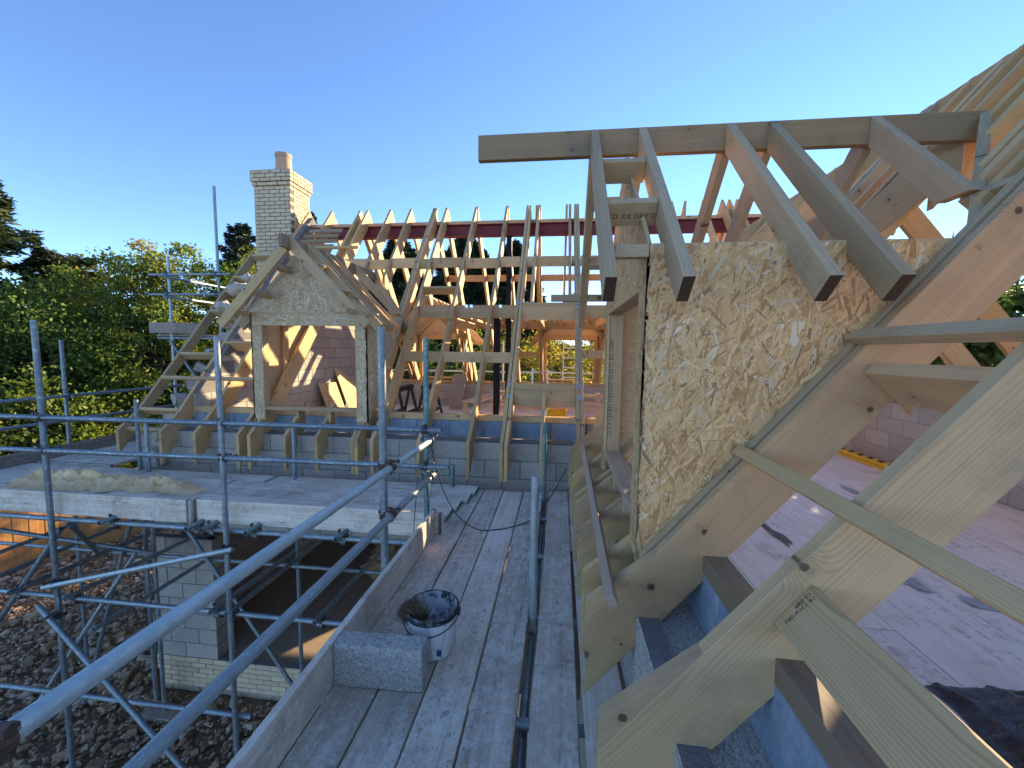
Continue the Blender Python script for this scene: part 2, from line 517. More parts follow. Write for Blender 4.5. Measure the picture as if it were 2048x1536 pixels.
def osb(name, pts, tv, parent, count, main=1.2, spread=0.7, seed=1, pal=PAL, both=False, smin=0.03, smax=0.13, up=(0, 0, 1)):
    """strand board: slab plus overlapping wood strands on its outer face (the face of pts, away from tv)"""
    rg = random.Random(seed)
    pts = [V(p) for p in pts]
    tv = V(tv)
    nrm = -tv.normalized()
    c = sum(pts, V()) / len(pts)
    ex = V(up).cross(nrm)
    if ex.length < 1e-3: ex = V((1, 0, 0))
    ex.normalize()
    ey = nrm.cross(ex)
    MW = Matrix(((ex.x, ey.x, nrm.x, c.x), (ex.y, ey.y, nrm.y, c.y), (ex.z, ey.z, nrm.z, c.z), (0, 0, 0, 1)))
    Mi = MW.inverted()
    poly = [tuple((Mi @ p)[:2]) for p in pts]
    th = tv.length
    bm = bmesh.new()
    uvl = bm.loops.layers.uv.new('uv')
    cl = bm.loops.layers.float_color.new('col')
    a = [bm.verts.new((x, y, 0)) for x, y in poly]
    b = [bm.verts.new((x, y, -th)) for x, y in poly]
    fs = [bm.faces.new(a), bm.faces.new(b[::-1])]
    for i in range(len(a)):
        fs.append(bm.faces.new((a[i], b[i], b[(i + 1) % len(a)], a[(i + 1) % len(a)])))
    for f in fs: f.material_index = 0
    bmesh.ops.recalc_face_normals(bm, faces=fs)
    xs = [p[0] for p in poly]
    ys = [p[1] for p in poly]
    done = 0
    tries = 0
    while done < count and tries < count * 6:
        tries += 1
        x = rg.uniform(min(xs), max(xs))
        y = rg.uniform(min(ys), max(ys))
        k = done / count
        L = rg.uniform(smin, smax) * (1.15 if k < 0.5 else 0.8)
        W = L * rg.uniform(0.05, 0.20)
        if rg.random() < 0.02: W = L * rg.uniform(0.25, 0.4)
        an = main + rg.gauss(0, spread)
        ca, sa = math.cos(an), math.sin(an)
        prof = [(-L / 2, -W / 2 * rg.uniform(0.1, 1)), (L / 2 * rg.uniform(0.8, 1), -W / 2), (L / 2, W / 2 * rg.uniform(-0.4, 0.8)), (L / 2 * rg.uniform(0.6, 0.9), W / 2), (-L / 2 * rg.uniform(0.7, 1), W / 2 * rg.uniform(0.6, 1))]
        q = [(x + u * ca - v * sa, y + u * sa + v * ca) for u, v in prof]
        if not all(inside(poly, *w) for w in q): continue
        z = 0.0003 + 0.0013 * k + rg.uniform(0, 0.0002)
        sides = ((z, 1),) if not both else ((z, 1), (-th - z, -1))
        cc = rg.choice(pal)
        j = rg.uniform(0.82, 1.10)
        col = (cc[0] * j, cc[1] * j, cc[2] * j, 1)
        tl = rg.uniform(-0.0004, 0.0004)
        for zz, sg in sides:
            vv = [bm.verts.new((w[0], w[1], zz + tl * pr[1] / max(W, 1e-4))) for w, pr in zip(q, prof)]
            if sg < 0: vv = vv[::-1]
            f = bm.faces.new(vv)
            f.material_index = 1
            for lp, pr in zip(f.loops, prof):
                lp[uvl].uv = (pr[0] * 8 + x * 7, pr[1] * 8 + y * 11)
                lp[cl] = col
        done += 1
    me = bpy.data.meshes.new(name)
    bm.to_mesh(me)
    bm.free()
    me.materials.append(M['osb'])
    me.materials.append(M['strand'])
    return link(name, me, MW, parent)
# ================================================================== dimensions of the two wings
TAN = math.tan(R(50))
GZ = -3.3                                  # ground level
FZ = 0.08                                  # upper floor level
# right wing: eaves along Y, roof rises towards +X
RX_F, RX_T0, RX_R = 0.148, 0.436, 2.74     # foot X, rafter top there, ridge X
def TR(x): return RX_T0 + TAN * (x - RX_F)
RZ = TR(RX_R)
# far wing: eaves along X, roof rises towards +Y
FY_F, FY_T0, FY_R = 4.65, 0.414, 8.06
def TF(y): return FY_T0 + TAN * (y - FY_F)
FAZ = TF(FY_R)
VD = 0.345                                 # rafter depth measured plumb

# ------------------------------------------------------------------ ground
def ground_mat():
    s = NT('rubble_soil')
    p = s.n('TexCoord').outputs['Object']
    a = s.noise(p, 0.6, 6, 0.65)
    b = s.noise(p, 9, 6, 0.7)
    c = s.mix(s.ramp(b, [(0.3, 0.0), (0.7, 1.0)]), (0.19, 0.125, 0.075), (0.36, 0.25, 0.16))
    g = s.mix(s.ramp(s.noise(p, 1.7, 4), [(0.5, 0.0), (0.62, 0.8)]), c, (0.10, 0.115, 0.035))
    c = s.mix(s.ramp(a, [(0.52, 0.0), (0.66, 0.7)]), c, g)
    s.bump(s.math('ADD', b, s.noise(p, 40, 4)), 0.8, 0.05)
    return s.out(c, 0.95, 0, 0.1)


M['soil'] = ground_mat()
bm = bmesh.new()
NG = 60
gv = []
ext = [-900, -300, -120, -60, -40] + [-30 + i for i in range(61)] + [40, 60, 120, 300, 900]
for j, y in enumerate(ext):
    row = []
    for i, x in enumerate(ext):
        h = 0
        if abs(x) < 35 and abs(y) < 35:
            h = 0.10 * noise.noise((x * 0.35, y * 0.35, 3.0)) + 0.04 * noise.noise((x * 1.1, y * 1.1, 9.0))
        row.append(bm.verts.new((x, y, GZ + h - 0.08)))
    gv.append(row)
for j in range(len(ext) - 1):
    for i in range(len(ext) - 1):
        bm.faces.new((gv[j][i], gv[j][i + 1], gv[j + 1][i + 1], gv[j + 1][i]))
g = link('ground', setmat(finish(bm, 'ground', True), M['soil']), Matrix.Identity(4), None)
tag(g, kind='structure')


def rubble(name, label, n, region, mats, smin, smax, seed, zf=lambda x, y: GZ):
    """stones and leaves nobody could count, one mesh"""
    rg = np.random.default_rng(seed)
    verts, faces, mi = [], [], []
    base = np.array([(-1, -1, -1), (1, -1, -1), (1, 1, -1), (-1, 1, -1), (-.7, -.7, 1), (.7, -.6, 1), (.65, .7, 1), (-.6, .6, 1)], float)
    fc = [(0, 3, 2, 1), (4, 5, 6, 7), (0, 1, 5, 4), (1, 2, 6, 5), (2, 3, 7, 6), (3, 0, 4, 7)]
    k = 0
    while k < n:
        x, y = region(rg)
        s = rg.uniform(smin, smax) ** 1.0
        if rg.random() < 0.12: s *= rg.uniform(1.5, 3.2)
        dims = np.array([s * rg.uniform(0.6, 1.4), s * rg.uniform(0.4, 1.0), s * rg.uniform(0.15, 0.45)])
        v = base * dims * rg.uniform(0.75, 1.2, (8, 3))
        a, t1, t2 = rg.uniform(0, 6.28), rg.normal(0, .3), rg.normal(0, .3)
        Rm = np.array(Matrix.Rotation(a, 3, 'Z') @ Matrix.Rotation(t1, 3, 'X') @ Matrix.Rotation(t2, 3, 'Y'))
        v = v @ Rm.T + np.array([x, y, zf(x, y) + dims[2] * 0.5])
        o = len(verts)
        verts.extend(map(tuple, v))
        faces.extend([tuple(o + i for i in f) for f in fc])
        m_ = int(rg.integers(0, len(mats)))
        mi.extend([m_] * 6)
        k += 1
    me = bpy.data.meshes.new(name)
    me.from_pydata(verts, [], faces)
    for m_ in mats: me.materials.append(m_)
    me.polygons.foreach_set('material_index', mi)
    o = link(name, me, Matrix.Identity(4), None)
    return tag(o, label, 'rubble', kind='stuff')


M['stone1'] = flat('brown_stone', (0.43, 0.275, 0.16), 0.95, var=0.3)
M['stone2'] = flat('grey_stone', (0.50, 0.37, 0.26), 0.95, var=0.3)
M['stone3'] = flat('dark_stone', (0.28, 0.175, 0.105), 0.95, var=0.3)
M['leaf_dead'] = flat('dead_leaf', (0.28, 0.18, 0.08), 0.8, var=0.4)


def reg_yard(rg):
    while True:
        x, y = rg.uniform(-13, -1.2), rg.uniform(0.8, 10)
        if y > 4.75 and x > -5.9: continue
        return x, y


rubble('rubble', 'broken stone and brick rubble strewn over the ground below the scaffold', 26000, reg_yard, [M['stone1'], M['stone2'], M['stone3'], M['stone1'], M['stone3'], M['stone2'], M['stone1'], M['leaf_dead']], 0.010, 0.034, 3)


# ------------------------------------------------------------------ block walls
BM_CACHE = {}


def block_mesh(l, h, t, mat, var, rough=0.004):
    key = (round(l, 3), round(h, 3), round(t, 3), mat.name, var)
    if key in BM_CACHE: return BM_CACHE[key]
    rg = random.Random(hash((round(l, 3), round(h, 3), var)) & 0xffff)
    bm = bmesh.new()
    bmesh.ops.create_cube(bm, size=1)
    for v in bm.verts:
        v.co = V((v.co.x * l, v.co.y * t, v.co.z * h))
    bmesh.ops.bevel(bm, geom=bm.edges[:], offset=min(0.006, h * 0.06), segments=1, affect='EDGES')
    for v in bm.verts:
        v.co += V((rg.uniform(-1, 1), rg.uniform(-1, 1), rg.uniform(-1, 1))) * rough * 0.5
    me = setmat(finish(bm, 'block'), mat)
    BM_CACHE[key] = me
    return me


def wall(name, label, o, eu, en, length, z0, courses, mat, mortar=None, bl=0.44, bh=0.215, t=0.10, j=0.010, top=None, bot=None, parent=None, piece='block', seed=0, off=0.0, holes=(), cat='wall'):
    """o: start of the outer face at z=0 level; eu along, en outward normal. top(u): height limit at u"""
    rg = random.Random(seed)
    eu, en = V(eu).normalized(), V(en).normalized()
    o = V(o)
    root = parent or thing(name, label, cat, (o.x, o.y, z0))
    ex = eu
    for c in range(courses):
        za = z0 + c * (bh + j)
        u = -(bl + j) * (0.5 if (c % 2) else 0.0) - off
        while u < length:
            a, b = max(u, 0), min(u + bl, length)
            u += bl + j
            if b - a < 0.04: continue
            zb = za + bh
            if top is not None:
                lim = min(top(a), top(b))
                if za > lim - 0.05: continue
                zb = min(zb, lim)
                zb = za + max(0.03, math.floor((zb - za) / 0.02) * 0.02) if zb < za + bh - 0.001 else za + bh
            skip = False
            for (ha, hb, hz0, hz1) in holes:
                if za < hz1 - 0.02 and zb > hz0 + 0.02 and a < hb - 0.02 and b > ha + 0.02:
                    if a < ha - 0.05: b = ha
                    elif b > hb + 0.05: a = hb
                    else: skip = True
            if skip or b - a < 0.04: continue
            me = block_mesh(round(b - a, 2), zb - za, t, mat, rg.randrange(3))
            pos = o + eu * ((a + b) / 2) - en * (t / 2 + rg.uniform(0, 0.004))
            pos.z = (za + zb) / 2
            MM = Matrix(((ex.x, -en.x, 0, pos.x), (ex.y, -en.y, 0, pos.y), (0, 0, 1, pos.z), (0, 0, 0, 1)))
            link(piece, me, MM, root)
    # mortar body, recessed behind the faces
    if mortar is not None:
        rec = 0.008
        H = courses * (bh + j)
        cols = []
        spans = [(0.0, length)]
        rects = []
        if holes:
            cuts = sorted(set([0, length] + [h for hh in holes for h in hh[:2]]))
            for a, b in zip(cuts, cuts[1:]):
                hh = [h for h in holes if h[0] <= a + 1e-6 and h[1] >= b - 1e-6]
                if hh:
                    rects.append((a, b, z0, hh[0][2]))
                    rects.append((a, b, hh[0][3], z0 + H))
                else:
                    rects.append((a, b, z0, z0 + H))
        elif top is None:
            rects = [(0, length, z0, z0 + H)]
        for a, b, zA, zB in rects:
            if zB - zA < 0.03: continue
            q = [o + eu * (a + 0.004) - en * rec, o + eu * (b - 0.004) - en * rec]
            P = [V((q[0].x, q[0].y, zA)), V((q[1].x, q[1].y, zA)), V((q[1].x, q[1].y, zB - 0.004)), V((q[0].x, q[0].y, zB - 0.004))]
            slab('mortar', P, -en * (t - 2 * rec), eu, mortar, root, 0)
        if top is not None and not holes:
            us = [0, length] if bot is None else [0, length]
            N_ = 12
            P = [V((*(o + eu * 0.004 - en * rec).xy, z0)), V((*(o + eu * (length - 0.004) - en * rec).xy, z0))]
            for i in range(N_ + 1):
                uu = length * (1 - i / N_)
                uu = min(max(uu, 0.004), length - 0.004)
                q = o + eu * uu - en * rec
                P.append(V((q.x, q.y, max(z0 + 0.01, min(top(uu) - 0.03, z0 + H - 0.004)))))
            slab('mortar', P, -en * (t - 2 * rec), eu, mortar, root, 0)
    return root


# far wing, wall facing the camera: outer leaf up to 0.484, blue inner leaf up to 0.71, plate on top
XL = -5.72
w = wall('block_wall', 'grey concrete block wall under the rafter feet of the far wing', (XL, 4.88, 0), (1, 0, 0), (0, -1, 0), 6.08, 0.484 - 0.225 * 6 + 0.010, 6, M['block'], M['mortar'], seed=2, off=0.12)
wall('', '', (XL, 5.15, 0), (1, 0, 0), (0, -1, 0), 5.78 + 0.6, 0.485 + 0.004, 1, M['block_blue'], M['mortar'], parent=w, piece='blue_block', seed=3, off=0.2)
# rough mortar ledge on top of the outer leaf
bmx = bmesh.new()
nx = 90
prev = None
for i in range(nx + 1):
    x = XL + 0.1 + (6.0) * i / nx
    h = 0.478 + 0.014 * noise.noise((x * 5, 0, 0)) + 0.008 * noise.noise((x * 19, 4, 0))
    y0 = 4.885 + 0.012 * (1 + noise.noise((x * 7, 2, 0)))
    r_ = [bmx.verts.new((x, y0, 0.470)), bmx.verts.new((x, y0 + 0.02, h)), bmx.verts.new((x, 5.05, h + 0.004 * noise.noise((x * 13, 7, 1)))), bmx.verts.new((x, 5.148, h + 0.012))]
    if prev:
        for a in range(3): bmx.faces.new((prev[a], r_[a], r_[a + 1], prev[a + 1]))
    prev = r_
link('mortar_ledge', setmat(finish(bmx, 'mortar_ledge', True), block_mat('ledge_mortar', (0.30, 0.245, 0.19), speck=0.4)), Matrix.Identity(4), w)
# wall plate lengths
for x0, x1 in ((-5.45, -2.6), (-2.598, 0.62)):
    box('wall_plate', (x0, 5.15, 0.712), (x1, 5.25, 0.788), M['timber_warm'], w)

# ground floor of the far wing: pier, plinth and lintel band below the deck
w = wall('block_wall', 'grey block pier of the ground floor beside the dark opening', (-5.72, 4.885, 0), (1, 0, 0), (0, -1, 0), 0.95, -2.85, 8, M['block'], M['mortar'], seed=4)
wall('', '', (-4.775, 4.885, 0), (0, 1, 0), (1, 0, 0), 0.25, -2.85, 8, M['block'], M['mortar'], parent=w, seed=5)
w = wall('brick_plinth', 'low buff brick plinth under the ground floor opening', (-5.74, 4.87, 0), (1, 0, 0), (0, -1, 0), 6.0, GZ - 0.06, 7, M['brick'], M['mortar'], bl=0.215, bh=0.065, seed=6, piece='brick')
# gable wall (inner face seen from inside), left end of the far wing
def gtop(u):
    y = 5.15 + u
    return min(TF(y), TF(2 * FY_R - y)) - 0.02
w = wall('gable_wall', 'pinkish block gable wall seen through the left dormer window', (-5.12, 5.15, 0), (0, 1, 0), (1, 0, 0), 5.82, FZ, 19, M['block_pink'], M['mortar'], seed=7, top=gtop)
# outer leaf of the gable with ragged cut blocks along the slope
w2 = thing('gable_leaf', 'ragged stepped outer blocks climbing the left gable slope', 'wall', (-5.55, 5.0, -0.6))
rg = random.Random(5)
for c in range(17):
    z = 0.03 + c * 0.225
    y = FY_F + (z + 0.215 - FY_T0) / TAN + 0.10
    for k in range(3):
        yy = y + 0.12 + k * 0.45 + rg.uniform(-0.04, 0.04)
        if yy > FY_R: break
        l = 0.30 if k == 0 else 0.44
        me = block_mesh(l, 0.215, 0.20, M['block'], rg.randrange(3), 0.02 if k == 0 else 0.004)
        a = rg.gauss(0, 0.05) if k == 0 else 0
        link('block', me, Matrix.Translation((-5.50 + rg.uniform(-0.02, 0.02), yy + (0.15 if k == 0 else 0), z + 0.1)) @ Matrix.Rotation(math.pi / 2 + a, 4, 'Z') @ Matrix.Rotation(rg.gauss(0, 0.06) if k == 0 else 0, 4, 'X'), w2)
    # loose broken piece sitting on the step
    if c > 0:
        me = block_mesh(0.17 + 0.02 * (c % 3), 0.10 + 0.03 * (c % 2), 0.15, M['block'], 10 + c % 4, 0.045)
        link('broken_block', me, Matrix.Translation((-5.46 + rg.uniform(-0.07, 0.05), y + 0.07, z + 0.17)) @ Matrix.Rotation(rg.uniform(0, 3), 4, 'Z') @ Matrix.Rotation(rg.gauss(0, .25), 4, 'X'), w2)
# corner of the gable at eaves
for c in range(3):
    link('block', block_mesh(0.44, 0.215, 0.12, M['block'], c, 0.01), Matrix.Translation((-5.66, 4.99, -0.12 + c * 0.225)) @ Matrix.Rotation(0, 4, 'Z'), w2)

# back wall of the far wing, upper part (seen inside) with the ground floor below it
YB = 2 * FY_R - 5.15
w = wall('block_wall', 'pale block wall at the back of the far wing', (5.2, YB - 0.10, 0), (-1, 0, 0), (0, -1, 0), 10.3, FZ - 0.05, 3, M['block_pink'], M['mortar'], seed=8)
for x0, x1 in ((-5.1, -0.6), (-0.598, 5.2)):
    box('wall_plate', (x0, YB - 0.1, 0.712), (x1, YB, 0.788), M['timber_orange'], w)
w = wall('block_wall', 'shadowed ground floor back wall with a door opening', (4.8, YB - 0.10, 0), (-1, 0, 0), (0, -1, 0), 10.4, -2.85, 12, M['block'], M['mortar_light'], seed=9, holes=((3.3, 4.3, -2.86, -0.75),), bl=0.44)
w = wall('block_wall', 'shadowed ground floor end wall behind the block pier', (-5.5, 5.15, 0), (0, 1, 0), (1, 0, 0), 5.6, -2.85, 12, M['block_pink'], M['mortar_light'], seed=10)

# right wing, wall facing the scaffold
w = wall('block_wall', 'grey block wall below the near rafter feet of the right wing', (0.366, 4.86, 0), (0, -1, 0), (-1, 0, 0), 5.9, 0.484 - 0.225 * 4 + 0.010, 4, M['block_near'], M['mortar'], seed=12, t=0.10)
box('insulated_cavity', (0.462, -1.0, -0.4), (0.650, 4.86, 0.474), M['block_near'], w, ex=(0, 1, 0))
wall('', '', (0.632, 4.9, 0), (0, -1, 0), (-1, 0, 0), 5.9, 0.475, 1, M['block_blue'], M['mortar'], parent=w, piece='blue_block', seed=13, bl=0.66, bh=0.232)
for y0, y1 in ((-1.0, 1.36), (1.362, 4.6)):
    box('wall_plate', (0.632, y0, 0.712), (0.732, y1, 0.788), M['timber_dark'], w, ex=(0, 1, 0))
# right wing, far (east) wall
XE = 2 * RX_R - 0.74
w = wall('block_wall', 'pale block wall across the chipboard floor on the right', (XE, YB, 0), (0, -1, 0), (-1, 0, 0), YB + 1, FZ, 4, M['block_grey'], M['mortar_light'], seed=14)
box('wall_plate', (XE, -1, 0.983), (XE + 0.1, YB, 1.055), M['timber_orange'], w, ex=(0, 1, 0))
# ------------------------------------------------------------------ floors
fl = link('upper_floor', None, Matrix.Translation((2, 5, FZ)), None)
tag(fl, kind='structure')


def floor_mat():
    s = NT('floor_sheet')
    p = s.obj()
    a = s.noise(s.scale(p, (2.2, 9, 9)), 1.0, 6, 0.7)
    b = s.noise(p, 24, 6, 0.75)
    base = s.mix(s.ramp(a, [(0.35, 0.0), (0.7, 1.0)]), (0.68, 0.585, 0.495), (0.80, 0.715, 0.62))
    sc = s.ramp(s.math('ADD', s.math('MULTIPLY', s.noise(p, 2.6, 6, 0.7), 0.7), s.math('MULTIPLY', b, 0.3)), [(0.53, 0.0), (0.66, 0.75)])
    base = s.mix(sc, base, (0.40, 0.27, 0.165))
    ln = s.noise(s.scale(p, (4, 60, 1)), 1.0, 4, 0.75)
    base = s.mix(s.ramp(ln, [(0.60, 0.0), (0.72, 0.5)]), base, (0.22, 0.16, 0.12))
    # faint rows of printing on the film
    wv = s.n('TexWave', {'Vector': p, 'Scale': 3.2, 'Distortion': 0.0}, bands_direction='Y').outputs[0]
    pr = s.math('MULTIPLY', s.ramp(wv, [(0.86, 0.0), (0.9, 1.0)]), s.ramp(s.noise(s.scale(p, (60, 6, 6)), 1.0, 2), [(0.5, 0.0), (0.54, 1.0)]))
    pr = s.math('MULTIPLY', pr, s.ramp(s.noise(p, 1.3, 2), [(0.5, 0.0), (0.55, 0.55)]))
    base = s.mix(pr, base, (0.30, 0.28, 0.33))
    s.bump(b, 0.2, 0.003)
    return s.out(base, 0.6, 0, 0.3)


M['floor'] = floor_mat()
rg = random.Random(3)
for i in range(7):
    x0 = 0.745 + i * 0.602
    y = -1.2 - (1.2 if i % 2 else 0)
    while y < YB - 0.2:
        y1 = min(y + 2.398, YB - 0.12)
        if y1 > -1 and x0 < XE - 0.02:
            box('floor_panel', (x0, y, FZ - 0.022), (min(x0 + 0.598, XE - 0.005), y1 - 0.003, FZ + rg.uniform(-0.0012, 0.0012)), M['floor'], fl, ex=(0, 1, 0), bevel=0.001)
        y = y1 + 0.003
for i in range(5):
    for k in range(7):
        x0, x1 = 0.74 - (k + 1) * 0.836, 0.737 - k * 0.836
        y0, y1 = 5.26 + i * 1.12, 5.26 + i * 1.12 + 1.117
        box('floor_panel', (max(x0, -5.115), y0, FZ - 0.022), (x1, min(y1, YB - 0.105), FZ), M['floor'], fl, bevel=0.001)
box('floor_joists', (-5.1, 5.26, FZ - 0.26), (XE, YB - 0.12, FZ - 0.03), M['timber_dark'], fl)
box('floor_joists', (0.745, -1.2, FZ - 0.26), (XE, 5.26, FZ - 0.03), M['timber_dark'], fl)
sl = box('ground_slab', (-5.5, 4.9, GZ - 0.1), (4.8, YB - 0.1, -2.86), M['concrete'], None)
tag(sl, kind='structure')
# ================================================================== roof frames
def mapper(wing):
    if wing == 'rw': return lambda s, c, z: V((RX_F + s, c, z)), V((0, 1, 0)), V((1, 0, TAN)), RX_T0, RX_R - RX_F
    if wing == 're': return lambda s, c, z: V((2 * RX_R - RX_F - s, c, z)), V((0, 1, 0)), V((-1, 0, TAN)), RX_T0, RX_R - RX_F
    if wing == 'fn': return lambda s, c, z: V((c, FY_F + s, z)), V((1, 0, 0)), V((0, 1, TAN)), FY_T0, FY_R - FY_F
    return lambda s, c, z: V((c, 2 * FY_R - FY_F - s, z)), V((1, 0, 0)), V((0, -1, TAN)), FY_T0, FY_R - FY_F


def rafter(parent, wing, c, mat, s0=0.0, s1=None, th=0.045, sprocket=True, vd=VD, drop=0.0, name='rafter'):
    mp, td, ex, t0, sr = mapper(wing)
    s1 = sr - 0.0015 if s1 is None else s1
    t0 = t0 - drop
    P = [mp(s0, c - th / 2, t0 + TAN * s0 - vd), mp(s0, c - th / 2, t0 + TAN * s0), mp(s1, c - th / 2, t0 + TAN * s1), mp(s1, c - th / 2, t0 + TAN * s1 - vd)]
    o = slab(name, P, td * th, ex, mat, parent)
    if sprocket and s0 == 0:
        k = 0.285
        Q = [mp(0, c - th / 2, t0 + 0.002), mp(0, c - th / 2, t0 + 0.100), mp(0.012, c - th / 2, t0 + 0.112), mp(k, c - th / 2, t0 + TAN * k + 0.003), mp(k, c - th / 2, t0 + TAN * k + 0.002)]
        slab('sprocket', Q, td * th, (ex[0], ex[1], 0.65), mat, o)
    return o


def noggin(parent, wing, c0, c1, s, mat, w=0.045, d=0.19, drop=0.0, name='noggin', square=True):
    """timber between rafters, depth square to the roof slope (or plumb), its upper face at slope distance s"""
    mp, td, ex, t0, sr = mapper(wing)
    up = V((-ex[0] * TAN, -ex[1] * TAN, 1)).normalized() if square else V((0, 0, 1))
    z = t0 + TAN * s - drop
    return beam(name, mp(s, c0, z), mp(s, c1, z), w, d, mat, parent, up=up)


# ------------------------------------------------------------------ right wing
rr = thing('roof_frame', 'near open timber roof frame filling the right side of the view', 'roof frame', (RX_R, 3.0, 0.7))
T, TW, TO, TG, TD_ = M['timber'], M['timber_warm'], M['timber_orange'], M['timber_green'], M['timber_dark']
rafN = rafter(rr, 'rw', 1.17, T, th=0.047)
rafA = rafter(rr, 'rw', 1.743, T, th=0.047)
rafA2 = rafter(rr, 'rw', 1.812, TG, th=0.045, s0=0.24, sprocket=False, drop=-0.005, vd=0.20)
for k, y in enumerate((1.985, 2.46, 2.9, 3.04)):
    rafter(rr, 'rw', y, T, s1=0.50 if k > 0 else 0.62)
for y in (3.52, 3.565, 4.14):
    rafter(rr, 'rw', y, TW)
rafter(rr, 'rw', 3.44, TG, s0=0.3, sprocket=False)
DY, DHW, DZR, DTAN = 2.59, 0.75, 2.98, math.tan(R(46))
for y in (1.93, 2.06, 2.14, 2.36, 2.50, 2.72, 2.90, 3.0, 3.2):   # jack rafters above the dormer
    z = DZR - DTAN * abs(y - DY)
    rafter(rr, 'rw', y, TO if y > 2.3 else TW, s0=(z - RX_T0) / TAN, vd=0.34)
for y in (4.55, 4.98, 5.42, 5.47, 5.85, 6.25, 6.65, 7.0):       # valley jacks towards the far wing
    s0 = max(0.0, (TF(y) - RX_T0) / TAN)
    if y < 4.9: rafter(rr, 'rw', y, TW)
    else: rafter(rr, 'rw', y, TW, s0=s0, sprocket=False, vd=0.32)
for i, y in enumerate((1.17, 1.76, 2.35, 2.5, 2.95, 3.55, 4.14, 4.75, 5.35, 5.95, 6.55, 7.1)):
    rafter(rr, 're', y, TO, vd=0.30, sprocket=False)
box('ridge_board', (RX_R - 0.022, 0.4, RZ - 0.30), (RX_R + 0.022, 7.25, RZ - 0.02), TW, rr, ex=(0, 1, 0))
# timbers between the two nearest rafters
noggin(rr, 'rw', 1.196, 1.718, 1.060, T, w=0.055, d=0.195, drop=0.10)
nb = noggin(rr, 'rw', 0.20, 1.146, 0.517, M['batten'], w=0.152, d=0.047, drop=0.098)
noggin(rr, 'rw', 1.196, 1.718, 2.05, TW, w=0.047, d=0.19, drop=0.02)
noggin(rr, 'rw', 1.84, 2.04, 1.60, TG, d=0.19)
noggin(rr, 'rw', 3.46, 3.50, 1.2, TW)
noggin(rr, 'rw', 3.59, 4.115, 1.3, TW)
noggin(rr, 'rw', 3.59, 4.115, 2.0, TW)
noggin(rr, 'rw', 4.16, 4.53, 1.6, TW)
for s in (0.9, 1.7):
    for a, b in ((1.2, 1.73), (1.79, 2.32), (2.98, 3.52), (3.58, 4.11), (4.17, 4.72), (4.78, 5.32)):
        noggin(rr, 're', a, b, s, TO, d=0.14)
# CE grading stamps
ns = V((TAN, 0, -1)).normalized()
up_ = V((-TAN, 0, 1)).normalized()
o_ = V((RX_F + 0.517, 1.146, RX_T0 + TAN * 0.517 - 0.098)) + up_ * 0.0012
dn = V((1, 0, TAN)).normalized()
stamp('C€ 0086\nUK C24 M DRY', 0.016, o_ + V((0, -0.022, 0)) + dn * 0.055, -dn, V((0, 1, 0)) * 1.0, M['ink'], nb)

# battens lying across the rafters
def batten_on(name, label, s, y0, y1, w, d, mat, lift=0.001, group=None):
    mp, td, ex, t0, sr = mapper('rw')
    upv = V((-TAN, 0, 1)).normalized()
    p0 = mp(s, y0, t0 + TAN * s) + upv * (d + lift)
    p1 = mp(s, y1, t0 + TAN * s) + upv * (d + lift)
    o = beam(name, p0, p1, w, d, mat, None, up=upv)
    tag(o, label, 'batten', group)
    return o
batten_on('batten', 'green striped roofing batten laid across the two nearest rafters', 0.655, 0.15, 1.835, 0.050, 0.026, M['batten'])
batten_on('batten', 'thick batten resting across the near rafters above the block wall view', 1.065, 0.3, 1.79, 0.05, 0.045, M['timber_green'])
lb = beam('batten', (0.222, 1.56, 0.672), (0.262, 4.15, 0.700), 0.04, 0.05, M['pink_batten'], None, up=(-0.5, 0, 1))
tag(lb, 'pale pinkish batten lying along the row of rafter feet', 'batten')

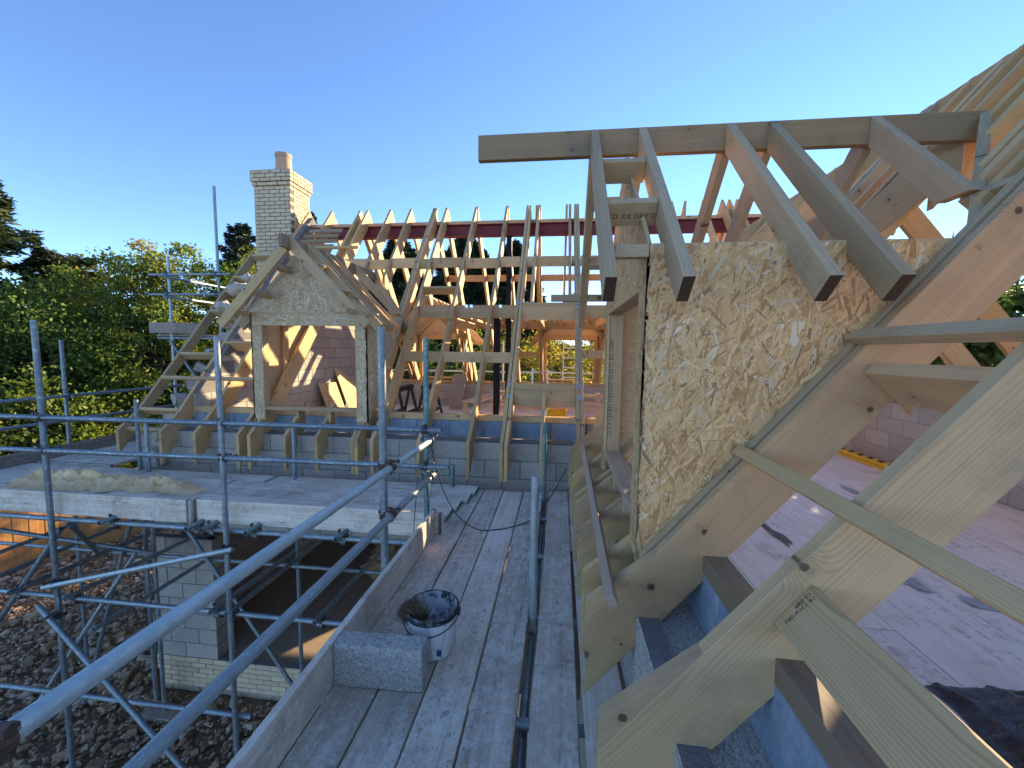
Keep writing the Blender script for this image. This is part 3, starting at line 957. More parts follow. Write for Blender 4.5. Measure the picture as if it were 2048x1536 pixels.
# ------------------------------------------------------------------ dormers
def dormer(label, o, eu, ev, hw, zr, Tm, z0, bargev, vs_, ridge0, osbn, seed, mat, pal, lookouts=True, jacks=(), tail=0.29, cheeks=True, osbmats=True, zh=2.12):
    """o: facade centre, eu along facade, ev into the roof; Tm(v) height of the main roof at depth v"""
    o, eu, ev = V(o), V(eu), V(ev)
    zz = V((0, 0, 1))
    root = thing('dormer', label, 'dormer', (o.x, o.y, z0))
    P = lambda u, v, z: V((o.x, o.y, 0)) + eu * u + ev * v + zz * z
    vr = next(v for v in (i * 0.005 for i in range(800)) if Tm(v) >= zr)
    th = 0.018
    ow = hw - 0.155
    zo = 1.935
    # strand board front in its sheets
    for sg, nm in ((-1, 0), (1, 1)):
        a, b = sg * hw, sg * ow
        lo, hi = min(a, b), max(a, b)
        osb('osb_panel', [P(lo, 0, z0), P(hi, 0, z0), P(hi, 0, zo - 0.002), P(lo, 0, zo - 0.002)], ev * th, root, int(osbn * 0.2), 0.3, 1.2, seed + nm, pal)
    osb('osb_panel', [P(-hw, 0, zo), P(hw, 0, zo), P(hw, 0, zh - 0.034), P(-hw, 0, zh - 0.034)], ev * th, root, int(osbn * 0.3), 0.2, 0.9, seed + 3, pal)
    gb = zh - 0.032
    g = [P(-hw, 0.001, gb), P(hw, 0.001, gb), P(hw, 0.001, gb + 0.03), P(0, 0.001, zr - 0.15), P(-hw, 0.001, gb + 0.03)]
    osb('osb_panel', g, ev * th, root, osbn, 0.9, 1.2, seed + 5, pal)
    # cheeks
    if cheeks:
        vt = next(v for v in (i * 0.005 for i in range(800)) if Tm(v) >= zh)
        for sg in (-1, 1):
            c = [P(sg * hw, 0.0 - 0.0, max(z0, Tm(0)) - 0.03), P(sg * hw, 0, zh), P(sg * hw, vt, zh), P(sg * hw, vt + 0.02, zh - 0.02)]
            big = (sg < 0 and osbn > 900)
            osb('osb_panel', c, -eu * sg * th, root, int(osbn * (6.0 if big else 0.9)), 1.25, 0.6, seed + 8 + sg, pal if not big else PALW, smin=0.03, smax=0.16)
    # framing
    for sg in (-1, 1):
        beam('post', P(sg * (ow + 0.047), 0.022, z0 + 0.1), P(sg * (ow + 0.047), 0.022, zo), 0.095, 0.095, mat, root, up=-ev)
        beam('post', P(sg * (hw - 0.05), 0.55, Tm(0.55) - 0.3), P(sg * (hw - 0.05), 0.55, zh), 0.045, 0.095, mat, root, up=-ev)
        beam('plate', P(sg * (hw - 0.045), 0.03, zh - 0.001), P(sg * (hw - 0.045), 1.1, zh - 0.001), 0.06, 0.07, mat, root)
    beam('lintel', P(-ow - 0.08, 0.066, zo + 0.16), P(ow + 0.08, 0.066, zo + 0.16), 0.09, 0.157, mat, root)
    beam('sill', P(-ow, 0.066, 0.865), P(ow, 0.066, 0.865), 0.12, 0.047, mat, root)
    for k in (-0.35, 0.35):
        beam('stud', P(k * ow * 2 * 0.5 + 0.02, 0.03, z0 - 0.02), P(k * ow * 2 * 0.5 + 0.02, 0.03, 0.815), 0.045, 0.08, mat, root, up=-ev)
    # ridge
    beam('ridge_board', P(0, ridge0, zr - 0.0), P(0, vr, zr - 0.0), 0.045, 0.15, M['timber_brown'], root, cut1=None)
    # rafters
    tanD = DTAN
    upn = lambda sg: (eu * sg * tanD + zz).normalized()
    dp = 0.118
    for v in [bargev] + list(vs_):
        for sg in (-1, 1):
            u1 = hw + tail
            p0 = P(sg * 0.0235, v, zr - tanD * 0.0)
            p1 = P(sg * u1, v, zr - tanD * (u1 - 0.0235))
            ro = beam('rafter', p0, p1, 0.047, dp, mat, root, up=upn(sg), cut0=eu)
            if sg < 0:  # tail end caps: end grain darkened further by painted shade
                e_ = (p1 - p0).normalized()
                beam('shaded_end_grain', p1 - upn(sg) * 0.002 - e_ * 0.001, p1 - upn(sg) * 0.002 + e_ * 0.0012, 0.043, dp - 0.004, M['endgrain_shaded'], ro, up=upn(sg), bevel=0)
    for v in jacks:
        u1 = (zr - Tm(v)) / tanD
        for sg in (-1, 1):
            beam('jack_rafter', P(sg * 0.0235, v, zr), P(sg * u1, v, zr - tanD * (u1 - 0.0235)), 0.047, dp, mat, root, up=upn(sg), cut0=eu, cut1=zz)
    for sg in (-1, 1):                                    # valley rafters
        u1 = hw + 0.12
        zv = zr - tanD * u1
        v1 = next(v for v in (i * 0.005 for i in range(800)) if Tm(v) >= zv)
        beam('valley_rafter', P(sg * 0.05, vr - 0.03, zr - 0.02), P(sg * u1, v1, zv - 0.02), 0.045, 0.20, mat, root, cut0=eu, cut1=None)
    if lookouts:
        dv = vs_[0]
        for f in (0.28, 0.58):                             # ladder pieces between barge and first rafter
            for sg in (-1, 1):
                u = (hw + tail) * f
                n = beam('noggin', P(sg * u, bargev + 0.025, zr - tanD * u + 0.0), P(sg * u, dv - 0.025, zr - tanD * u), 0.045, dp, mat, root, up=upn(sg))
                if f > 0.5 and sg < 0 and osbn > 900:
                    fe = (eu * sg - zz * tanD).normalized()
                    side = upn(sg)
                    stamp('KD  C€ DRY C24', 0.034, P(sg * u, bargev + 0.03, zr - tanD * u) - (-fe) * 0.0 + fe * 0.0236 - side * 0.078, ev, side, M['ink'], n)
        for sg in (-1, 1):
            u = hw + 0.02
            beam('lookout', P(sg * u, bargev - (0.26 if sg > 0 else -0.04), zh - 0.012), P(sg * u, 0.0, zh - 0.012), 0.045, 0.055, mat, root)
    return root


dr = dormer('near strand board dormer with raised rafter tails on the right', (0.375, DY, 0), (0, 1, 0), (1, 0, 0), DHW, DZR, lambda v: TR(0.375 + v), 0.70,
            -0.185, (0.095, 0.59, 0.82), -0.90, 1500, 20, TG, PAL, jacks=(1.355,))
df = dormer('strand board dormer with empty window behind the scaffold poles', (-3.225, 4.87, 0), (1, 0, 0), (0, 1, 0), 0.80, 2.97, lambda v: TF(4.87 + v), 0.69,
            -0.30, (0.03, 0.15, 0.42, 0.62), -0.46, 850, 60, T, PALG, jacks=(1.25,), tail=0.20)
YF = 2 * FY_R - 4.87
for k, (cx, lb_) in enumerate(((-3.225, 'left back dormer glowing orange beyond the rafters'), (0.33, 'right back dormer framing the yellow tree'))):
    dormer(lb_, (cx, YF, 0), (1, 0, 0), (0, -1, 0), 0.80, 2.97, lambda v: TF(4.87 + v), 0.69, -0.30, (0.03, 0.40, 0.75), -0.32, 400, 90 + 20 * k, TO, PAL, lookouts=False, jacks=(1.25,))
# grading stamp down the far jamb of the near dormer
post = [c for c in dr.children if c.name.startswith('post')][2]
stamp('CE 0.8 C24 KD 1224 DRY 22:38 T1 EN 14081', 0.040, (0.425, DY + DHW - 0.1565, 0.98), (0, 0, 1), (-1, 0, 0), M['ink'], post)

# ------------------------------------------------------------------ far wing
fr = thing('roof_frame', 'long far roof frame of sawn rafters meeting above a red steel beam', 'roof frame', (-0.5, FY_R, 0.7))
full = [-5.22, -4.72, -4.10, -3.94, -2.535, -2.485, -2.28, -1.68, -1.065, -0.655, -0.60, 0.262, 0.312]
for x in full:
    if x > 0.2: rafter(fr, 'fn', x, T)
    else: rafter(fr, 'fn', x, TW)
# barge rafter outside the gable with ladder noggins
rafter(fr, 'fn', -5.86, T, s1=2.6, vd=0.22)
for s in (0.30, 0.95, 1.55, 2.1, 2.5):
    noggin(fr, 'fn', -5.835, -5.25, s, M['batten'], w=0.045, d=0.13)
noggin(fr, 'fn', -5.835, -5.245, 0.10, T, d=0.15)
noggin(fr, 'fn', -5.195, -4.745, 1.10, TW, d=0.2)
noggin(fr, 'fn', -5.84, -4.13, 0.62, M['batten'], w=0.05, d=0.04, drop=-0.045)
for x in (-3.45, -3.02):
    rafter(fr, 'fn', x, T, s1=0.42)
    z = 2.97 - DTAN * abs(x + 3.225)
    rafter(fr, 'fn', x, TW, s0=(z - FY_T0) / TAN + 0.1)
for x in (-0.44, 0.163):                                     # trimmed rafters above the rooflight
    rafter(fr, 'fn', x, T, s0=1.72)
rafter(fr, 'fn', -0.175, T, s1=0.62)                          # cripple below it
for x in (0.86, 1.45, 2.05, 2.61, 2.955, 3.08, 3.215, 3.8, 4.4, 5.0):
    v = max(0.0, (TR(x) if x < RX_R else TR(2 * RX_R - x)) - FY_T0) / TAN
    rafter(fr, 'fn', x, TW, s0=v + 0.01, sprocket=False, vd=0.24)
for x in (-5.22, -4.72, -4.10, -3.94, -2.53, -2.27, -1.66, -1.05, -0.48, -0.42, 1.1, 1.7, 2.3, 2.62, 2.955, 3.08, 3.215, 3.8, 4.4, 5.0):
    rafter(fr, 'fb', x, TO, sprocket=False)
for x in (-3.45, -3.02, 0.1, 0.6):
    c = -3.225 if x < -2 else 0.33
    z = 2.97 - DTAN * abs(x - c)
    rafter(fr, 'fb', x, TO, s0=(z - FY_T0) / TAN + 0.1, sprocket=False)
# ridge: timber on a red steel beam
box('ridge_board', (-5.3, FY_R - 0.05, 4.125), (5.25, FY_R + 0.05, 4.19), TW, fr)
wv = [(-0.075, 3.895), (0.075, 3.895), (0.075, 3.907), (0.006, 3.907), (0.006, 4.110), (0.075, 4.110), (0.075, 4.122), (-0.075, 4.122), (-0.075, 4.110), (-0.006, 4.110), (-0.006, 3.907), (-0.075, 3.907)]
slab('steel_beam', [V((-5.1, FY_R + a, z)) for a, z in wv], (10.3, 0, 0), (1, 0, 0), M['red_steel'], fr, 0)
# noggins in rows
xs = [-2.46, -2.28, -1.68, -1.065, -0.63]
xr = [-5.22, -4.72, -4.10, -3.94, -3.45, -3.02, -2.50, -2.28, -1.68, -1.065, -0.655]
for i, (a, b) in enumerate(zip(xr, xr[1:])):
    if b - a < 0.1: continue
    if a > -4.0: noggin(fr, 'fn', a + 0.03, b - 0.03, 2.37 + 0.02 * (i % 2), TW, d=0.17, square=False)
for a, b in ((-0.58, -0.465), (-0.415, 0.14), (0.19, 0.24), (0.34, 0.83), (0.89, 1.42), (1.48, 2.02)):
    noggin(fr, 'fn', a, b, 2.39, TW, d=0.17, square=False)
for a, b in ((-2.26, -1.70), (-1.66, -1.085), (-1.045, -0.675)):
    noggin(fr, 'fn', a, b, 1.01, TW, d=0.15, square=False)
noggin(fr, 'fn', 0.335, 0.62, 1.05, TW, d=0.12, square=False)
noggin(fr, 'fn', -2.26, -1.70, 1.9, TW, d=0.15)
for a, b in zip([-2.53, -2.27, -1.66, -1.05, -0.42, 0.1, 0.6, 1.1, 1.7, 2.3], [-2.27, -1.66, -1.05, -0.48, 0.1, 0.6, 1.1, 1.7, 2.3, 2.62]):
    noggin(fr, 'fb', a + 0.025, b - 0.025, 2.44, TO, d=0.14, square=False)
for a, b in ((-2.25, -1.68), (-1.64, -1.07), (-1.03, -0.5)):
    noggin(fr, 'fb', a, b, 1.0, TO, d=0.14, square=False)
# trimmers of the rooflight opening with steel hangers
for s, nm, mt in ((1.66, 'trimmer', TW), (1.60, 'trimmer', TW)):
    noggin(fr, 'fn', -0.575, 0.235, s, mt, d=0.20, name=nm, square=False)
for s in (0.665, 0.60):
    noggin(fr, 'fn', -0.575, 0.235, s, T, d=0.21, name='trimmer', square=False)
mpn, _, exn, t0n, _ = mapper('fn')
upf = V((0, -TAN, 1)).normalized()
for s, cs in ((1.66, (-0.628, -0.5, -0.41, 0.12, 0.20, 0.287)), (0.65, (-0.628, 0.287)), (0.53, (-0.628, 0.287)), (1.60, (-0.628, 0.287))):
    for c in cs:
        p = mpn(s, c, t0n + TAN * s) + upf * 0.0045
        beam('hanger', p - V(exn).normalized() * 0.026, p + V(exn).normalized() * 0.026, 0.042, 0.003, M['hanger'], fr, up=upf, bevel=0)
# purlin, back purlin and ceiling joists
py = 6.40
beam('purlin', (-2.25, py, 2.36), (-0.675, py, 2.36), 0.09, 0.20, TW, fr)
beam('purlin', (0.34, py, 2.36), (5.0, py, 2.36), 0.09, 0.20, TW, fr)
beam('purlin', (-2.55, 2 * FY_R - py, 2.36), (5.0, 2 * FY_R - py, 2.36), 0.09, 0.20, TO, fr)
for x in (-1.95, -1.66, -1.36, -1.1, -0.78, -0.35, 0.05, 0.42, 0.85, 1.25, 1.65):
    beam('ceiling_joist', (x, py + 0.05, 2.345), (x, 2 * FY_R - py - 0.05, 2.345), 0.045, 0.17, TO, fr)
for c in (-1.5, -1.42, -0.95):
    box('hanger', (c, py - 0.0485, 2.32), (c + 0.045, py - 0.0455, 2.366), M['hanger'], fr, bevel=0)
for x, y, z1 in ((-1.0, 6.50, 2.16), (-1.008, FY_R, 3.893)):
    box('steel_post', (x - 0.05, y - 0.05, FZ), (x + 0.05, y + 0.05, z1), M['black_steel'], fr, ex=(0, 0, 1), bevel=0.004)
# valley between the wings
beam('valley_rafter', (0.55, FY_F + (TR(0.55) - FY_T0) / TAN, TR(0.55) - 0.02), (RX_R, FY_F + (RZ - FY_T0) / TAN, RZ - 0.02), 0.045, 0.24, T, fr)
# boarded patch and loose timbers beside the chimney
bp = thing('roof_boarding', 'small patch of brown boards on the roof beside the chimney', 'boarding', (-4.5, 7.2, 3.5))
for i in range(6):
    s = 2.42 + i * 0.105
    mp, td, ex, t0, sr = mapper('fn')
    upv = V((0, -TAN, 1)).normalized()
    p0 = mp(s, -5.0 + 0.04 * (i % 3), t0 + TAN * s) + upv * 0.026
    p1 = mp(s, -4.25 + 0.02 * (i % 2), t0 + TAN * s) + upv * 0.026
    beam('board', p0, p1, 0.10, 0.022, M['timber_brown'], bp, up=upv)
lt = beam('loose_timber', (-4.95, 7.16, 3.52), (-3.72, 7.16, 3.52), 0.05, 0.045, TW, None, up=(0, -TAN, 1))
tag(lt, 'loose timber lying across the upper rafters below the boarded patch', 'timber')

# ------------------------------------------------------------------ lower hidden walls that close the right wing
lw = tag(box('lower_wall', (0.372, -1.0, GZ - 0.1), (0.62, 4.86, -0.43), M['block'], None, ex=(0, 1, 0)), 'shaded lower wall below the scaffold planks of the right wing', 'wall')
tag(box('lower_wall', (XE + 0.10, -1.0, GZ - 0.1), (XE + 0.36, YB, 0.75), M['block'], None, ex=(0, 1, 0)), 'outer wall beyond the chipboard floor of the right wing', 'wall')
# ================================================================== chimney
ch = thing('chimney', 'buff brick chimney with stepped top and one clay pot', 'chimney', (-5.79, 8.04, 3.2))
cx0, cx1, cy0, cy1 = -6.19, -5.40, 7.73, 8.36
zt = 5.19
ncs = 27
rg = random.Random(11)
for c in range(ncs):
    z = zt - 0.075 * (c + 1)
    ov = 0.045 if c < 3 else (0.022 if c == 3 else 0.0)
    x0, x1, y0, y1 = cx0 - ov, cx1 + ov, cy0 - ov, cy1 + ov
    odd = c % 2
    # two visible faces in single bricks, the hidden ones in pairs
    def run(ax, a, b, fixed, inward, odd_, visible):
        L = b - a
        u = -(0.1125 if odd_ else 0.0)
        step = 0.225 if visible else 0.45
        while u < L - 0.01:
            s, e = max(u, 0), min(u + step - 0.014, L)
            u += step
            if e - s < 0.03: continue
            if c % 2 and False: continue
            l = round(e - s, 2)
            me = block_mesh(l, 0.062, 0.10, M['brick'], rg.randrange(3), 0.003)
            m_ = a + (s + e) / 2
            if ax == 'x': MM = Matrix.Translation((m_, fixed + inward * 0.05, z + 0.0325))
            else: MM = Matrix.Translation((fixed + inward * 0.05, m_, z + 0.0325)) @ Matrix.Rotation(math.pi / 2, 4, 'Z')
            link('brick', me, MM, ch)
    run('x', x0, x1, y0, 1, odd, True)
    run('y', y0 + 0.111, y1, x1, -1, 1 - odd, True)
    run('x', x0, x1 - 0.111, y1, -1, odd, False)
    run('y', y0 + 0.111, y1 - 0.111, x0, 1, odd, False)
box('mortar_core', (cx0 + 0.007, cy0 + 0.007, zt - 0.075 * ncs), (cx1 - 0.007, cy1 - 0.007, zt - 0.31), M['mortar_dark'], ch, bevel=0)
box('mortar_core', (cx0 - 0.037, cy0 - 0.037, zt - 0.223), (cx1 + 0.037, cy1 + 0.037, zt - 0.005), M['mortar_dark'], ch, bevel=0)
box('mortar_core', (cx0 - 0.015, cy0 - 0.015, zt - 0.297), (cx1 + 0.015, cy1 + 0.015, zt - 0.22), M['mortar_dark'], ch, bevel=0)
box('stack_core', (cx0, cy0, -3.3), (cx1, cy1, zt - 0.075 * ncs), M['brick'], ch, bevel=0)


def lathe(name, prof, mat, parent, MW, seg=28, smooth=True):
    bm = bmesh.new()
    rings = []
    for r_, z in prof:
        rings.append([bm.verts.new((r_ * math.cos(2 * math.pi * i / seg), r_ * math.sin(2 * math.pi * i / seg), z)) for i in range(seg)])
    for a, b in zip(rings, rings[1:]):
        for i in range(seg):
            bm.faces.new((a[i], a[(i + 1) % seg], b[(i + 1) % seg], b[i]))
    me = finish(bm, name, smooth)
    me.materials.append(mat)
    try: me.set_sharp_from_angle(angle=R(40))
    except Exception: pass
    return link(name, me, MW, parent)


lathe('chimney_pot', [(0.158, 0), (0.150, 0.20), (0.147, 0.36), (0.158, 0.365), (0.158, 0.43), (0.145, 0.435), (0.128, 0.43), (0.125, 0.1), (0.0, 0.1)], M['pot'], ch, Matrix.Translation((-5.74, 8.04, zt)))
lathe('flaunching', [(0.30, 0.001), (0.22, 0.035), (0.159, 0.055)], M['mortar_light'], ch, Matrix.Translation((-5.74, 8.04, zt)))

# ================================================================== scaffold
def coupler_mesh(mat):
    """right-angle coupler: two saddles back to back with eye bolts and nuts"""
    bm = bmesh.new()

    def cyl(r0, r1, L, MT, seg=12):
        g_ = bmesh.ops.create_cone(bm, cap_ends=True, segments=seg, radius1=r0, radius2=r1, depth=L, matrix=MT)
    X = Matrix.Rotation(math.pi / 2, 4, 'Y')
    Y = Matrix.Rotation(math.pi / 2, 4, 'X')
    cyl(0.0315, 0.0315, 0.052, X @ Matrix.Identity(4))
    cyl(0.0315, 0.0315, 0.052, Matrix.Translation((0, 0, 0.0)) @ Matrix.Translation((0, 0.052, 0)))
    bmesh.ops.create_cube(bm, size=1, matrix=Matrix.Translation((0, 0.026, 0)) @ Matrix.Diagonal((0.05, 0.03, 0.05, 1)))
    for sx in (-1,):
        cyl(0.008, 0.008, 0.085, Matrix.Translation((0, -0.012, 0.043)) @ Y, 8)
        cyl(0.015, 0.015, 0.016, Matrix.Translation((0, -0.050, 0.043)) @ Y, 6)
        cyl(0.008, 0.008, 0.085, Matrix.Translation((0.043, 0.066, 0)) @ Y, 8)
        cyl(0.015, 0.015, 0.016, Matrix.Translation((0.043, 0.100, 0)) @ Y, 6)
    bmesh.ops.create_cube(bm, size=1, matrix=Matrix.Translation((0, 0.01, 0.040)) @ Matrix.Diagonal((0.03, 0.03, 0.02, 1)))
    bmesh.ops.create_cube(bm, size=1, matrix=Matrix.Translation((0, 0.01, -0.036)) @ Matrix.Diagonal((0.035, 0.04, 0.014, 1)))
    bmesh.ops.create_cube(bm, size=1, matrix=Matrix.Translation((0.040, 0.052, 0)) @ Matrix.Diagonal((0.02, 0.03, 0.03, 1)))
    return setmat(finish(bm, 'coupler'), mat)


CPL = coupler_mesh(M['coupler'])
CPLR = coupler_mesh(M['coupler_rust'])


def coupler(p, ax, ay, parent, rust=False):
    """local X along the first tube, local Z along the second, which sits towards ay"""
    return link('coupler', CPLR if rust else CPL, frame(p, ax, ay), parent)


sc = thing('scaffold', 'galvanised tube scaffold frame carrying the decks in front of the house', 'scaffold', (-3.0, 3.3, GZ))
MT, MP, MGt = M['tube'], M['tube_pale'], M['tube_green']
YO = 3.25
# outer standards
tube('standard', (-4.90, YO, GZ), (-4.90, YO, 1.88), MT, sc)
tube('standard', (-3.02, YO, GZ), (-3.02, YO, 1.745), MT, sc)
tube('standard', (-1.145, 2.50, GZ), (-1.145, 2.50, 1.79), MT, sc, r=0.0255)
tube('standard', (-1.125, 3.32, -0.15), (-1.125, 3.32, 1.75), MGt, sc)
tube('standard', (-1.145, 0.56, GZ), (-1.145, 0.56, 0.90), MP, sc)
tube('standard', (-7.2, YO, GZ), (-7.2, YO, 0.3), MT, sc)
# inner standards
for x, y, z1, mt in ((-5.36, 4.50, 0.96, MT), (-5.18, 4.45, 0.70, MT), (-3.17, 4.45, 0.72, MT), (-1.20, 4.47, 0.31, MGt), (-0.128, 4.35, 0.86, MGt), (-0.124, 2.37, 0.893, MP)):
    tube('standard', (x, y, GZ), (x, y, z1), mt, sc)
# guard rails across (X)
for z, x1 in ((0.955, -0.98), (0.635, -0.92)):
    tube('ledger', (-7.6, YO - 0.05, z), (x1, YO + 0.035, z + 0.004), MT, sc)
    for x in (-4.90, -3.02):
        coupler((x, YO - 0.05 + 0.085 * (x + 7.6) / 6.6, z), (1, 0, 0), (0, 1, 0), sc)
    coupler((-1.125, YO + 0.03, z), (1, 0, 0), (0, 1, 0), sc)
# guard rails along the walkway (Y)
for z, y0, y1, mt in ((0.862, 0.52, 3.42, MP), (0.535, -0.3, 3.44, MP)):
    tube('guard_rail', (-1.092, y0, z), (-1.092, y1, z - 0.005), mt, sc, r=0.0255)
    coupler((-1.092, 2.50, z), (0, 1, 0), (-1, 0, 0), sc, rust=True)
    coupler((-1.085, 3.33, z), (0, 1, 0), (-1, 0, 0), sc)
coupler((-1.092, 0.60, 0.862), (0, 1, 0), (-1, 0, 0), sc, rust=True)
tube('guard_rail', (-1.092, -0.6, 0.80), (-1.092, 0.515, 0.80), MP, sc)
# below the deck
tube('ledger', (-7.6, 3.31, -0.075), (-0.95, 3.31, -0.075), MT, sc)
tube('ledger', (-7.6, 4.40, -0.075), (-0.2, 4.40, -0.075), MT, sc)
tube('ledger', (-7.6, 3.31, -0.885), (-1.75, 3.31, -0.90), MT, sc)
tube('ledger', (-7.6, 4.40, -1.04), (-1.95, 4.40, -1.04), MT, sc)
for x, mt in ((-6.9, MT), (-5.9, MT), (-4.27, MT), (-3.36, MT), (-3.21, MT), (-2.765, MGt), (-1.90, MGt)):
    tube('transom', (x, 3.18, -0.024), (x, 4.60, -0.024), mt, sc)
    coupler((x, 3.31, -0.05), (0, 1, 0), (0, 0, -1), sc)
for x, y1 in ((-5.43, 5.0), (-4.78, 4.6), (-3.20, 4.8), (-3.03, 6.0), (-2.15, 4.7)):
    tube('transom', (x, 3.22, -0.845), (x, y1, -0.845 - 0.03), MT, sc)
    coupler((x, 3.31, -0.87), (0, 1, 0), (0, 0, -1), sc)
for x, y0, y1, z in ((-6.6, 3.2, 4.8, -0.86), (-6.05, 3.1, 5.2, -0.9), (-4.45, 3.2, 5.6, -1.12), (-3.6, 3.2, 5.4, -0.95), (-2.55, 3.25, 5.6, -1.02)):
    tube('transom', (x, y0, z), (x, y1, z + 0.05), MT, sc)
tube('brace', (-6.9, 3.36, -2.6), (-4.95, 3.36, -0.2), MT, sc)
tube('brace', (-4.8, 4.34, -0.3), (-3.2, 4.34, -2.6), MT, sc)
tube('ledger', (-7.6, 3.31, -1.95), (-2.9, 3.31, -1.95), MT, sc)
tube('ledger', (-7.6, 4.38, -0.5), (-2.2, 4.38, -0.5), MT, sc)
tube('brace', (-4.96, 3.185, -0.72), (-2.90, 3.185, -0.185), MP, sc)
coupler((-3.02, 3.20, -0.215), (1, 0, 0.26), (0, 1, 0), sc)
coupler((-4.88, 3.20, -0.70), (1, 0, 0.26), (0, 1, 0), sc)
tube('brace', (-5.02, 3.17, -0.90), (-2.55, 3.10, -3.28), MT, sc)
coupler((-4.90, 3.18, -1.02), (1, 0, -0.95), (0, 1, 0), sc)
tube('brace', (-5.35, 4.36, -0.5), (-6.3, 4.36, -3.2), MT, sc)
tube('brace', (-5.24, 4.33, -0.9), (-6.45, 3.6, -3.28), MT, sc)
tube('brace', (-7.3, 3.36, -0.15), (-5.0, 4.36, -1.0), MT, sc)
tube('brace', (-4.85, 3.36, -0.15), (-5.9, 4.36, -1.05), MT, sc)
for x, y in ((-4.90, YO), (-3.02, YO), (-1.145, 2.5), (-5.18, 4.45), (-3.17, 4.45)):
    box('base_board', (x - 0.28, y - 0.11, GZ - 0.02), (x + 0.28, y + 0.11, GZ + 0.035), M['board_brown'], sc)
# transoms under the walkway
for y in (0.9, 1.70, 2.43, 3.2, 3.95, 4.5):
    tube('transom', (-1.25, y, -0.064), (0.42, y, -0.064), MT, sc)
tube('ledger', (-0.128, 0.2, -0.115), (-0.128, 4.6, -0.115), MT, sc)
tube('ledger', (-1.16, 0.2, -0.115), (-1.16, 4.4, -0.115), MT, sc)
# left end guard rails (Y direction)
for z in (0.90, 0.54):
    tube('guard_rail', (-7.2, 3.1, z), (-7.2, 6.9, z), MT, sc)
    coupler((-7.2, 5.1, z), (0, 1, 0), (1, 0, 0), sc)
tube('standard', (-7.25, 5.1, GZ), (-7.25, 5.1, 1.72), MT, sc)

sg_ = thing('scaffold', 'taller tube scaffold tower beside the chimney gable', 'scaffold', (-6.7, 7.2, GZ))
tube('standard', (-7.2, 6.77, GZ), (-7.2, 6.77, 3.28), MP, sg_)
tube('standard', (-6.22, 6.80, GZ), (-6.22, 6.80, 4.53), MT, sg_)
tube('standard', (-7.2, 8.6, GZ), (-7.2, 8.6, 3.3), MP, sg_)
for z in (2.96, 2.60):
    tube('ledger', (-7.55, 6.72, z), (-5.92, 6.75, z), MT, sg_)
    coupler((-7.2, 6.72, z), (1, 0, 0), (0, 1, 0), sg_)
    coupler((-6.22, 6.75, z), (1, 0, 0), (0, 1, 0), sg_)
    tube('guard_rail', (-7.15, 6.6, z - 0.05), (-7.15, 8.9, z - 0.05), MP, sg_)
tube('brace', (-7.2, 6.72, 1.75), (-6.35, 6.75, 0.55), MT, sg_)
tube('ledger', (-7.5, 6.77, 1.80), (-5.9, 6.77, 1.80), MT, sg_)


# ------------------------------------------------------------------ boards
def sboard(label, p0, p1, w, d, mat, name='scaffold_board', up=(0, 0, 1), bands=True, group=None, cat='board'):
    p0, p1 = V(p0), V(p1)
    o = beam(name, p0, p1, w, d, mat, None, up=up, bevel=0.004)
    tag(o, label, cat, group)
    if bands:
        ex = (p1 - p0).normalized()
        upv = V(up)
        for q, s in ((p0, 1), (p1, -1)):
            a = q + ex * s * 0.012 + upv * 0.0012
            beam('end_band', a, a + ex * s * 0.03, w + 0.003, d + 0.0024, M['band'], o, up=up, bevel=0)
    return o


walk = [(-1.058, -0.838, 'against the left toe board'), (-0.830, -0.612, 'second from the left toe board'), (-0.604, -0.386, 'third from the left toe board under the grey grit'), (-0.378, -0.160, 'beside the gap with the short pole')]
for i, (a, b, t_) in enumerate(walk):
    z = (0.0, -0.003, 0.001, -0.002)[i]
    sboard('weathered grey walkway board ' + t_, ((a + b) / 2, -0.7, z), ((a + b) / 2 + 0.006 * (i - 1), 4.58 + 0.03 * (i % 2), z), b - a, 0.038, M['board'], group='walkway boards')
sboard('single grey plank between the two dark gaps of the walkway', (-0.0, -0.7, 0.001), (0.035, 4.68, -0.002), 0.212, 0.038, M['board'], group='walkway boards')
sboard('narrow shaded plank tight against the right block wall', (0.247, -0.7, -0.002), (0.252, 4.5, -0.002), 0.195, 0.038, M['board'], group='walkway boards')
names = ['front', 'second from the front', 'middle', 'fourth from the front', 'rear']
rg = random.Random(9)
for i in range(5):
    y = 3.50 + i * 0.232
    e = (-1.10, -1.03, -0.99, -0.93, -0.90)[i]
    cut = -4.35 + 0.45 * (i - 2) + rg.uniform(-0.1, 0.1)
    o = sboard('%s deck board of the left platform, right hand length with green end' % names[i], (cut + 0.02, y, 0.044), (e, y, 0.044 + rg.uniform(-0.002, 0.003)), 0.222, 0.038, M['board'], bands=False, group='left platform boards')
    beam('painted_end', (e - 0.004, y, 0.0452), (e + 0.0016, y, 0.0452), 0.2232, 0.0394, M['green_paint'], o, bevel=0)
    sboard('%s deck board of the left platform, left hand length' % names[i], (-7.12, y, 0.046), (cut, y, 0.044), 0.222, 0.038, M['board'], group='left platform boards')
for i, x in enumerate((-7.0, -6.77, -6.54, -6.31, -6.08)):
    sboard(['outermost', 'second outermost', 'middle', 'second innermost', 'innermost'][i] + ' board of the left end platform running towards the trees', (x, 4.62, 0.043), (x, 6.6, 0.043), 0.222, 0.038, M['board'], group='left end platform boards')
